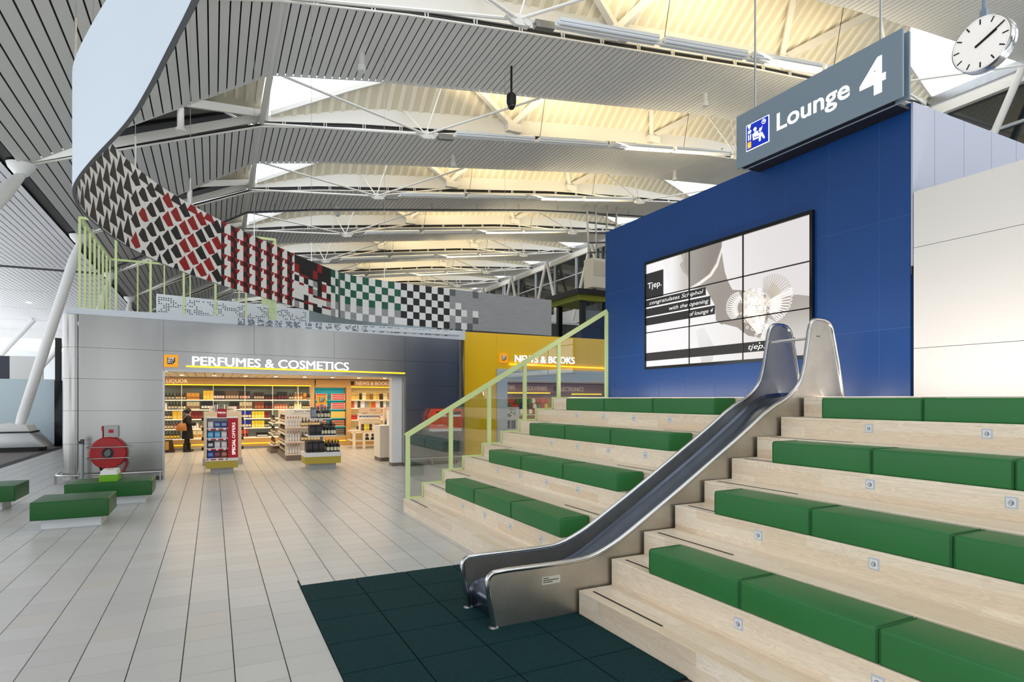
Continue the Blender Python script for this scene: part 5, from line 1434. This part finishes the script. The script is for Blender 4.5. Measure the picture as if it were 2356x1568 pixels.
MB().prism([(-1.78, 0), (-1.3, 0), (-1.38, .46), (-1.66, .46)], 25.75, 26.1, 'y').build('body', M('brown_board', (66, 40, 26), .6), st2)
MB().prism([(-1.6, .1), (-1.48, .1), (-1.48, .42), (-1.6, .42)], 25.744, 25.75, 'y').build('print_panel', M('ochre_print', (196, 146, 60), .6), st2)

# ================================================================== YELLOW SHOP
YY = 18.0
yw = thing('wall_yellow', None, None, (10, 18, 0), kind='structure')
def XY_(u):
    k = (u - 490) / 1531; return 16.08 * k / (1 - .4493 * k)
ox0 = 8.47
ps = [(6.95, ox0, 0, 4.2), (ox0, 10.4, 3.02, 4.2), (10.4, 12.2, 3.02, 4.2), (12.2, 17, 3.02, 4.2)]
for a, b, z0, z1 in ps:
    MB().box(a + .002, b - .002, YY, YY + .03, z0, z1).build('panel', m_yellow, yw)
MB().box(6.97, ox0, YY + .031, YY + .3, 0, 4.19).build('wall_core', m_yellow, yw)
MB().box(ox0, 17, YY + .031, YY + .3, 3.02, 4.19).build('wall_core', m_yellow, yw)
MB().box(6.95, 6.97, YY + .01, 24.5, 0, 4.2).build('side_panel', m_yellow, yw)
MB().box(6.97, 17, YY + .1, 24.5, 4.1, 4.19).build('roof_slab', m_trim, yw)
m_frame = M('portal_grey', (196, 204, 208), .45)
for i, (o, d) in enumerate(((0, .05), (.1, .035), (.2, .02), (.3, .005))):
    MB().box(ox0 + o, ox0 + o + .1, YY - d - .02, YY + .2, 0, 3.02 - o).build('portal_frame', m_frame, yw)
    MB().box(ox0 + o + .1, 17, YY - d - .02, YY + .2, 2.92 - o, 3.02 - o).build('portal_frame', m_frame, yw)
MB().box(6.97, 17, 24.0, 24.2, 0, 2.8).build('rear_wall', m_shopwood, yw)
MB().box(6.97, 17, YY + .2, 24.1, 2.74, 2.8).build('ceiling_board', M('shop_ceiling_cream', (226, 206, 176)), yw)
area_light('souvenir_shop_light', (12, 21, 2.7), 8, 3, 130, (1.0, .9, .76), (0, 0, 0))
ns = thing('shop_sign', 'illuminated white lettering NEWS & BOOKS on the yellow wall', 'sign', (10.3, 18, 3.25))
text('NEWS & BOOKS', 'letter_body', m_trim, ns, (9.13, YY - .002, 3.26), (1, 0, 0), FU, height=.245, width=2.38, extrude=.06)
for dx in (0, .016): text('NEWS & BOOKS', 'lettering', m_lit_white, ns, (9.13 + dx, YY - .063 - dx * .02, 3.26), (1, 0, 0), FU, height=.245, width=2.38, extrude=.002)
nl = thing('light_line', 'glowing yellow line under the NEWS & BOOKS lettering', 'light line', (11, 18, 3.15))
MB().beam((8.95, YY - .03, 3.185), (16, YY - .03, 3.1), .05, .035).build('tube', m_lit_yellow, nl)
logo('logo_box', 'square orange SEE BUY FLY logo box on the yellow wall', (8.72, YY, 3.38), .31)
hd_ = thing('shelf_unit', 'brown souvenir shelf unit at the back of the yellow shop', 'shelf unit', (12, 23.6, 0))
MB().box(8.4, 17, 23.4, 23.7, 2.3, 2.74).build('header', M('brown_header', (150, 112, 84), .5), hd_)
MB().box(8.4, 17, 23.37, 23.4, 2.7, 2.745).build('header_shadow', m_black, hd_)
m_lt = M('letter_tan', (226, 206, 186), .5, emit=.2)
def XS_(u):
    k = (u - 490) / 1531; return 20.9 * k / (1 - .4493 * k)
uc = lambda x: 1120 + x / 7.468
text('SOUVENIRS', 'lettering', m_lt, hd_, (XS_(uc(690)), 23.395, 2.4), (1, 0, 0), FU, height=.19, width=XS_(uc(1035)) - XS_(uc(690)), extrude=.004, bold=.01)
text('ELECTRONICS', 'lettering', m_lt, hd_, (XS_(uc(1235)), 23.395, 2.38), (1, 0, 0), FU, height=.19, width=XS_(uc(1660)) - XS_(uc(1235)), extrude=.004, bold=.01)
text('SOUVENIRS', 'lettering', m_lt, hd_, (XS_(uc(240)), 23.395, 2.43), (1, 0, 0), FU, height=.19, width=XS_(uc(485)) - XS_(uc(240)), extrude=.004, bold=.01)
MB().box(XS_(uc(1150)), XS_(uc(1185)), 23.39, 23.4, 2.36, 2.58).build('header_emblem', m_logo_navy, hd_)
MB().box(8.5, XS_(uc(1080)), 23.35, 23.38, 2.26, 2.3).build('header_light_line', m_lit_yellow, hd_)
MB().box(XS_(uc(1450)), 16.5, 23.35, 23.38, 2.22, 2.26).build('header_light_line', m_lit_yellow, hd_)
MB().box(8.5, 17, 23.9, 23.98, 0, 2.3).build('back_panel', M('tan_back', (170, 140, 100), .6), hd_)
for z in (.5, 1.0, 1.32): MB().box(8.5, 17, 23.5, 23.9, z - .03, z).build('shelf', m_shelf, hd_)
rs3 = random.Random(9)
sc = [(170, 40, 36), (20, 20, 26), (30, 50, 130), (30, 110, 60), (200, 60, 40), (220, 190, 80), (230, 226, 220), (90, 90, 96), (180, 30, 60), (60, 40, 40)]
for r, z in enumerate((1.34, 1.58, 1.82)):
    for i in range(22):
        x = 9.0 + i * .22 + rs3.uniform(-.04, .04); cc = sc[rs3.randrange(len(sc))]
        key = 'bag%s' % (cc,)
        if key not in KIND:
            mb = MB(); mb.lathe([(.3, 0), (.48, .15), (.5, .5), (.4, .8), (.12, .92), (.1, 1.0)], 8)
            o = mb.build('pouch', M('cloth_' + str(cc), cc, .7), smooth=True); KIND[key] = o.data; bpy.data.objects.remove(o)
        put(KIND[key], 'souvenir_pouch', x, 23.55, z, .2, .16, .24, 'small coloured souvenir pouch hanging on the souvenir wall', 'pouch', 'souvenir pouches on the souvenir wall')
sf = thing('display_stand', 'white Special Offers poster stand inside the yellow shop entrance', 'display stand', (9.2, 18.9, 0))
MB().box(8.95, 9.85, 19.0, 19.06, 0, 1.72).build('board', m_white, sf)
text('Special Offers', 'lettering', m_black, sf, (9.02, 18.998, 1.6), (1, 0, 0), FU, height=.09, extrude=.001)
for i in range(3):
    MB().box(9.08 + i * .22, 9.26 + i * .22, 18.985, 19.0, .95, 1.25).build('blue_picture', M('poster_blue', (40, 66, 110), .5), sf)
    MB().box(9.08 + i * .22, 9.26 + i * .22, 18.985, 19.0, .55, .85).build('grey_picture', M('poster_grey', (120, 120, 124)), sf)
rr_ = random.Random(2)
for i in range(14):
    x = 9.1 + rr_.random() * .6; z = 1.36 + rr_.random() * .18
    MB().lathe([(.03, 0), (.03, .004)], 10, (x, 18.99, z), axis='y').build('round_print', m_black if i % 2 else m_grey, sf)
MB().lathe([(.12, 0), (.14, .2), (.13, .22)], 14, (11.1, 19.6, 1.05)).build('basket', m_orange, smooth=True, label='small orange basket on a shelf inside the yellow shop', cat='basket')
MB().box(10.8, 11.5, 19.3, 20.0, 0, 1.05).build('shelf_block', m_shelf, None, label='pale display block carrying the orange basket', cat='display block')
# ================================================================== RIBBON MURAL
plan = [(11.19, 19.02), (9.2, 18.85), (7.3, 18.66), (5.4, 18.4), (3.6, 17.95), (2.7, 17.0), (2.0, 16.15), (.95, 14.75), (0.05, 13.52), (-.75, 12.1), (-1.2, 10.85), (-1.4, 9.75), (-1.475, 9.0), (-1.42, 8.25), (-1.28, 7.72), (-.99, 6.9), (-.65, 6.02), (-.45, 5.35), (-.23, 4.5), (-.09, 3.97), (.1, 3.1)]
pl2 = smooth_path(plan, 2)
# resample by arc length
seg = [0]
for a, b in zip(pl2, pl2[1:]): seg.append(seg[-1] + math.dist(a, b))
TOT = seg[-1]
def at(s):
    s = max(0, min(TOT, s))
    for i in range(len(seg) - 1):
        if seg[i] <= s <= seg[i + 1]:
            t = (s - seg[i]) / max(1e-9, seg[i + 1] - seg[i]); p = [lerp(pl2[i][k], pl2[i + 1][k], t) for k in (0, 1)]
            d = Vector((pl2[i + 1][0] - pl2[i][0], pl2[i + 1][1] - pl2[i][1])).normalized(); return p, d
    return list(pl2[-1]), Vector((0, -1))
RB0, RB1 = 4.35, 5.67
def rp(s, t, off=0.0):
    (x, y), d = at(s); nx, ny = -d.y, d.x          # left of travel direction
    return (x + nx * off, y + ny * off, lerp(RB0, RB1, t))
rib = thing('ribbon_mural', 'long curling suspended ribbon banner, patterned black, white, red and green inside, pale blue outside', 'banner', (0, 13, 4.35))
pal = [M('print_black', (20, 20, 26), .5), M('print_white', (238, 238, 236), .5), M('print_red', (150, 12, 22), .5), M('print_green', (22, 96, 70), .5), M('print_grey', (156, 158, 160), .55, noise=.18, nscale=6, stretch=(.5, .5, 14)), M('print_darkgrey', (96, 98, 100), .5)]
fr_ = MB(); rr = random.Random(21); NR = 6; cw = RB1 - RB0; cw /= NR
SO = .018
def quad(s0, s1, t0, t1, m, o=SO): fr_.add([rp(s0, t0, o), rp(s1, t0, o), rp(s1, t1, o), rp(s0, t1, o)], [(0, 1, 2, 3)], m)
def tri(a, b, c, m): fr_.add([rp(*a, SO), rp(*b, SO), rp(*c, SO)], [(0, 1, 2)], m)
s = 0.0
while s < 13.1:
    s1 = min(s + cw, TOT)
    (px, py), _ = at(s); f = s
    for j in range(NR):
        t0, t1 = j / NR, (j + 1) / NR; odd = int(round(s / cw) + j) % 2
        if s < 2.9: quad(s, s1, t0, t1, 4)                                       # plain brushed grey end
        elif s < 4.1: quad(s, s1, t0, t1, 4 if rr.random() < .55 else (5 if odd else 1))
        elif s < 5.9: quad(s, s1, t0, t1, 0 if odd else 1)                       # black and white checks
        elif s < 8.4: quad(s, s1, t0, t1, (3 if odd else 1) if t1 > .34 else (1 if odd else 4))   # green checks
        elif s < 10.2:                                                           # black above, white blocks below
            if t0 > .62: quad(s, s1, t0, t1, 0 if rr.random() < .85 else 2)
            else:
                mm = rr.choice([1, 1, 1, 4, 0, 2])
                quad(s, s1, t0, lerp(t0, t1, .72), mm); quad(s, s1, lerp(t0, t1, .72), t1, rr.choice([2, 0, 1]))
        elif s < 13.2:                                                           # red, black, white slanted blocks
            m_ = lerp(s, s1, .5); k = int(round(s / cw)) % 2
            tm = lerp(t0, t1, .5)
            if k:
                fr_.add([rp(s, t0, SO), rp(m_, t0, SO), rp(m_, tm, SO), rp(s, t1, SO)], [(0, 1, 2, 3)], 1); fr_.add([rp(s, t1, SO), rp(m_, tm, SO), rp(m_, t1, SO)], [(0, 1, 2)], 2)
                fr_.add([rp(m_, t0, SO), rp(s1, t0, SO), rp(s1, t1, SO), rp(m_, tm, SO)], [(0, 1, 2, 3)], 0); fr_.add([rp(m_, tm, SO), rp(s1, t1, SO), rp(m_, t1, SO)], [(0, 1, 2)], 2)
            else:
                quad(s, m_, t0, tm, 2); quad(m_, s1, t0, tm, 1); quad(s, m_, tm, t1, 0); quad(m_, s1, tm, t1, 1 if odd else 2)
    s = s1
# staggered triangles that grow taller towards the curl, red ones mixed in first
R4 = 4; s0_ = s; cw2 = .27; i_ = 0
while s < TOT - .01:
    s1 = min(s + cw2, TOT)
    for j in range(-1, R4):
        lo = (j + (.5 if i_ % 2 else 0)) / R4; hi = lo + 1 / R4
        a_, b_ = max(lo, 0), min(hi, 1)
        if b_ - a_ < .01: continue
        quad(s, s1, a_, b_, 1)
        k_ = min(1, (s - s0_) / 3.2); o2 = SO + .0015
        m0 = 0 if rr.random() > .75 - .8 * k_ else 2
        w_ = lerp(.75, .62, k_) * cw2; mid_ = (s + s1) / 2
        if lo >= 0 and hi <= 1.001:
            if k_ < .85: fr_.add([rp(mid_ - w_, lerp(lo, hi, .3), o2), rp(mid_, lo + .02, o2), rp(mid_ + w_, lerp(lo, hi, .3 + .25 * (1 - k_)), o2), rp(mid_, hi - .02, o2)], [(0, 1, 2, 3)], m0)
            else: fr_.add([rp(mid_ - w_, lo + .01, o2), rp(mid_ + w_, lo + .01, o2), rp(mid_, hi - .005, o2)], [(0, 1, 2)], 0)
        elif lo < 0: fr_.add([rp(mid_ - w_ * .5, 0, o2), rp(mid_ + w_ * .5, 0, o2), rp(mid_, hi - .01, o2)], [(0, 1, 2)], m0)
        else: fr_.add([rp(mid_ - w_, lo + .02, o2), rp(mid_ + w_, lo + .02, o2), rp(mid_ + w_ * .4, 1, o2), rp(mid_ - w_ * .4, 1, o2)], [(0, 1, 2, 3)], m0)
    s = s1; i_ += 1
fr_.build('printed_face', pal, rib)
bk = MB(); core = MB(); N = 150
for i in range(N):
    a, b = TOT * i / N, TOT * (i + 1) / N
    core.hexa([rp(a, 0, .016), rp(b, 0, .016), rp(b, 0, -.016), rp(a, 0, -.016), rp(a, 1, .016), rp(b, 1, .016), rp(b, 1, -.016), rp(a, 1, -.016)])
    bk.add([rp(a, 0.0, -.018), rp(b, 0.0, -.018), rp(b, 1.0, -.018), rp(a, 1.0, -.018)], [(0, 1, 2, 3)])
core.build('core_edge', M('ribbon_edge_grey', (96, 100, 106), .5), rib)
bk.build('back_face', M('ribbon_pale_blue', (222, 234, 246), .5), rib)
for s in (2.0, 6.5, 9.5, 12.0, 14.2, 16.0, 17.6, 19.2, 20.6, 22.0):
    if s < TOT:
        p = rp(s, 1.0); ztop = min(zb(p[0]) if p[0] > XL else 8.4, 13.5)
        MB().tube([p, (p[0], p[1], ztop)], .005, 5).build('suspension_wire', m_steel, rib)
        MB().tube([(p[0], p[1], RB1), (p[0], p[1], RB1 + .5)], .012, 6).build('turnbuckle', m_chrome, rib)

# ================================================================== LIME GREEN CAGE on the shop roof
cg = thing('lime_frame', 'lime green cage of slim square posts standing on the shop roof', 'frame', (-.67, 19.8, 4.1))
xs6 = [-2.86 + .73 * i for i in range(7)]
def gpost(x, y, w=.05): MB().box(x - w / 2, x + w / 2, y - w / 2, y + w / 2, 4.1 if y > 17.3 else 4.15, 6.33).build('post', m_lime, cg)
CY0, CY1 = 17.42, 22.15
for x in xs6: gpost(x, CY0); gpost(x, CY1, .04)
for i in range(1, 7):
    y = lerp(CY0, CY1, i / 7); gpost(xs6[0], y); gpost(xs6[-1], y, .04)
for a, b in (((xs6[0], CY0), (xs6[-1], CY0)), ((xs6[-1], CY0), (xs6[-1], CY1)), ((xs6[-1], CY1), (xs6[0], CY1)), ((xs6[0], CY1), (xs6[0], CY0))):
    MB().beam((a[0], a[1], 6.355), (b[0], b[1], 6.355), .05, .06).build('top_rail', m_lime, cg)

# ================================================================== COLUMNS (left)
def column(head, base, r, label, housing=True):
    t = thing('column', label, 'column', (base[0], base[1], 0))
    a, b = Vector(base), Vector(head)
    MB().tube([a, a.lerp(b, .06), a.lerp(b, .9), b], [r * .8, r, r, r * .55], 18).build('shaft', m_white, t, smooth=True)
    MB().lathe([(.16, -.3), (.3, -.12), (.34, 0)], 18, (head[0], head[1], head[2] + .3)).build('head_dish', m_white, t, smooth=True)
    if housing:
        x, y = base[0], base[1]
        MB().prism([(x - 1.05, .16), (x + .95, .16), (x + .5, .72), (x - .7, .72)], y - .75, y + .75, 'y').build('base_housing', M('housing_grey', (190, 192, 194), .3, .5), t, bevel=.04, seg=2, smooth=True)
        MB().box(x - .72, x + .52, y - .7, y + .7, .72, .76).build('base_seam', m_black, t)
        MB().prism([(x - .68, .76), (x + .48, .76), (x + .36, 1.0), (x - .4, 1.08)], y - .62, y + .62, 'y').build('base_cap', m_white, t, bevel=.04, seg=2, smooth=True)
        MB().box(x - .95, x + .75, y - .65, y + .65, 0.001, .16).build('plinth', m_black, t)
    return t
column((XL, 28.8, 8.2), (-6.75, 29.3, .9), .18, 'slanting white steel column left of the metal shop with a grey base')
column((XL, 20.8, 8.2), (-6.9, 14.0, .9), .2, 'slanting white steel column cut off by the left edge, head at the black valley gap')
column((XL, 36.8, 8.2), (-6.4, 33.5, .0), .17, 'white slanting column behind the lime green posts', False)
column((XL, 44.8, 8.2), (-5.4, 44.0, .0), .2, 'distant white column rising behind the shop roof', False)

# ================================================================== LEFT BACKGROUND
lg_ = thing('glass_partition', 'pale frosted glass partition behind the slanting column on the left', 'partition', (-11, 31.5, 0))
for i in range(4):
    MB().box(-5.98 - 3.2 * (i + 1), -5.98 - 3.2 * i - .02, 31.5, 31.54, .02, 2.85).build('pane', m_frost, lg_)
MB().box(-18.8, -5.98, 31.48, 31.56, 0, .1).build('base_rail', m_steel, lg_)
bp = thing('black_post', 'tall black post and dark door between the glass partition and the shop', 'post', (-5.8, 31, 0))
MB().box(-6.0, -5.68, 31.2, 31.5, 0, 2.8).build('door_leaf', m_blackgloss, bp)
MB().box(-5.98, -5.8, 31.2, 31.5, 2.8, 4.6).build('mast', m_black, bp)
MB().box(-5.66, -5.4, 31.2, 31.4, 0, 2.75).build('door_jamb', m_grey_dark, bp)
for i, (x, lab) in enumerate(((-10.5, 'dark blue screen panel seen above the frosted glass on the far left'),)):
    d_ = thing('info_screen', lab, 'screen', (x, 42, 0))
    MB().box(x - 1.6, x + .6, 42, 42.3, 2.6, 4.4).build('panel', M('screen_navy', (30, 40, 58), .3), d_)
    MB().box(x - .9, x - .6, 42.05, 42.25, 0, 2.6).build('stem', m_grey_dark, d_)
lw = thing('wall_left', None, None, (-15, 66, 0), kind='structure')
MB().box(-40, -4, 68, 68.3, 0, 3.2).build('lower_wall', M('far_red_grey', (150, 120, 116), .5), lw)
MB().box(-40, -4, 68, 68.3, 3.2, 6.4).build('bright_glazing', M('far_white', (240, 244, 248), .5), lw)
for i in range(6):
    x = -12.5 - 3.2 * i
    s_ = thing('far_strut', None, None, (x, 60, 0)); tag(s_, 'thin white slanting strut in the bright hall on the far left', 'strut', 'white struts in the far left hall')
    MB().tube([(x, 60, 0), (x + 6, 60, 8.4)], .22, 10).build('shaft', m_white, s_, smooth=True)
wb = thing('white_board', 'large white board above the frosted glass on the left', 'board', (-8.5, 40.1, 0))
MB().box(-9.6, -8.2, 40, 40.2, 2.9, 4.3).build('panel', m_white, wb)
for x in (-9.2, -8.5): MB().box(x - .06, x + .06, 40.05, 40.15, 0, 2.9).build('leg', m_steel, wb)

# ================================================================== RIGHT BACKGROUND
lf = thing('glass_lift', 'dark glass lift tower behind the yellow shop beside the blue wall', 'lift', (20.5, 30, 0))
m_lift = M('lift_dark', (22, 24, 26), .25)
MB().box(18.6, 23.2, 28.6, 32.4, 8.05, 8.35).build('canopy', m_lift, lf)
MB().box(18.9, 23.0, 28.9, 32.1, 7.75, 8.05).build('canopy_soffit', M('lift_yellow_trim', (120, 124, 20), .5), lf)
for x, y in ((19.3, 29.2), (20.9, 29.2), (22.8, 29.2), (19.3, 31.8), (22.8, 31.8)):
    MB().box(x - .14, x + .14, y - .14, y + .14, 0, 7.8).build('column', m_lift, lf)
m_lglass = glass_mat('lift_glass', (.35, .42, .45), .1)
for a, b in (((19.44, 29.2), (20.76, 29.2)), ((21.04, 29.2), (22.66, 29.2))): MB().box(a[0], b[0], 29.18, 29.22, .2, 7.7).build('pane', m_lglass, lf)
MB().box(19.8, 22.4, 29.5, 31.5, 4.7, 5.3).build('cabin', M('lift_cabin_blue', (40, 70, 90), .4), lf)
MB().box(19.3, 22.8, 29.12, 29.16, 6.3, 6.42).build('cross_rail', m_lift, lf)
mc = thing('maintenance_hoist', 'white maintenance hoist with cables hanging by the glazed wall above the lift', 'hoist', (24.6, 34, 9.8))
hx_, hy_ = 23.9, 34.0
MB().box(hx_ - 1.0, hx_ + .7, hy_ - .5, hy_ + .5, 9.6, 11.6).build('cabinet', M('hoist_cream', (214, 212, 200), .5), mc, bevel=.05, seg=2)
MB().box(hx_ - .85, hx_ + .3, hy_ - .53, hy_ - .49, 10.4, 11.4).build('door_panel', M('hoist_beige', (196, 190, 174), .5), mc)
for z in (9.9, 10.7, 11.3): MB().lathe([(.25, -.5), (.25, .3)], 12, (hx_ + .95, hy_, z), axis='y').build('motor', m_black, mc, smooth=True)
for dx in (-.9, -.3, .5, 1.2): MB().tube([(hx_ + dx, hy_, 11.6), (hx_ + dx * 1.2, hy_, zb(hx_))], .07, 7).build('mast', m_steel, mc)
for i in range(5): MB().beam((hx_ - 1.0, hy_, 12.0 + i * .7), (hx_ + 1.3, hy_, 12.4 + i * .6), .1, .1).build('lattice', m_grey_dark, mc)
MB().box(hx_ - .6, hx_ - .4, hy_ - .1, hy_ + .1, 8.6, 9.6).build('lower_stem', m_grey_dark, mc)
MB().beam((hx_ - .5, hy_, 8.7), (hx_ + 2.6, hy_, 9.3), .12, .2).build('lower_arm', m_steel, mc)
rbx = thing('roof_box', 'long low white box on top of the yellow shop roof', 'box', (12.6, 19.5, 4.19))
MB().box(10.6, 13.6, 19.3, 20.6, 4.19, 4.36).build('body', m_white, rbx, bevel=.05, seg=2, smooth=True)
gl = thing('gallery_fence', 'dark perforated gallery fence behind the end of the ribbon banner', 'fence', (22, 40, 0))
for i in range(8):
    MB().box(16 + i * 1.9, 17.86 + i * 1.9, 38, 38.06, 5.2, 7.6).build('panel', M('fence_dark', (74, 78, 82), .5), gl)
MB().box(16, 31, 37.95, 38.1, 7.6, 7.75).build('top_rail', m_trim, gl)
for i in range(9): MB().box(16 + i * 1.9 - .06, 16 + i * 1.9 + .04, 38.06, 38.16, 0, 7.6).build('post', m_grey_dark, gl)

wf = thing('wall_far', None, None, (0, 90, 0), kind='structure')
MB().box(-8, 31, 88, 88.4, 0, 9).build('lower_wall', M('far_grey', (150, 152, 154), .5), wf)
for i in range(10): MB().box(-8 + i * 3.9, -8 + i * 3.9 + 3.9, 88.1, 88.3, 9, 17).build('pane', m_frost, wf); MB().box(-8 + i * 3.9 - .1, -8 + i * 3.9 + .1, 88.0, 88.1, 9, 17).build('mullion', m_mull, wf)
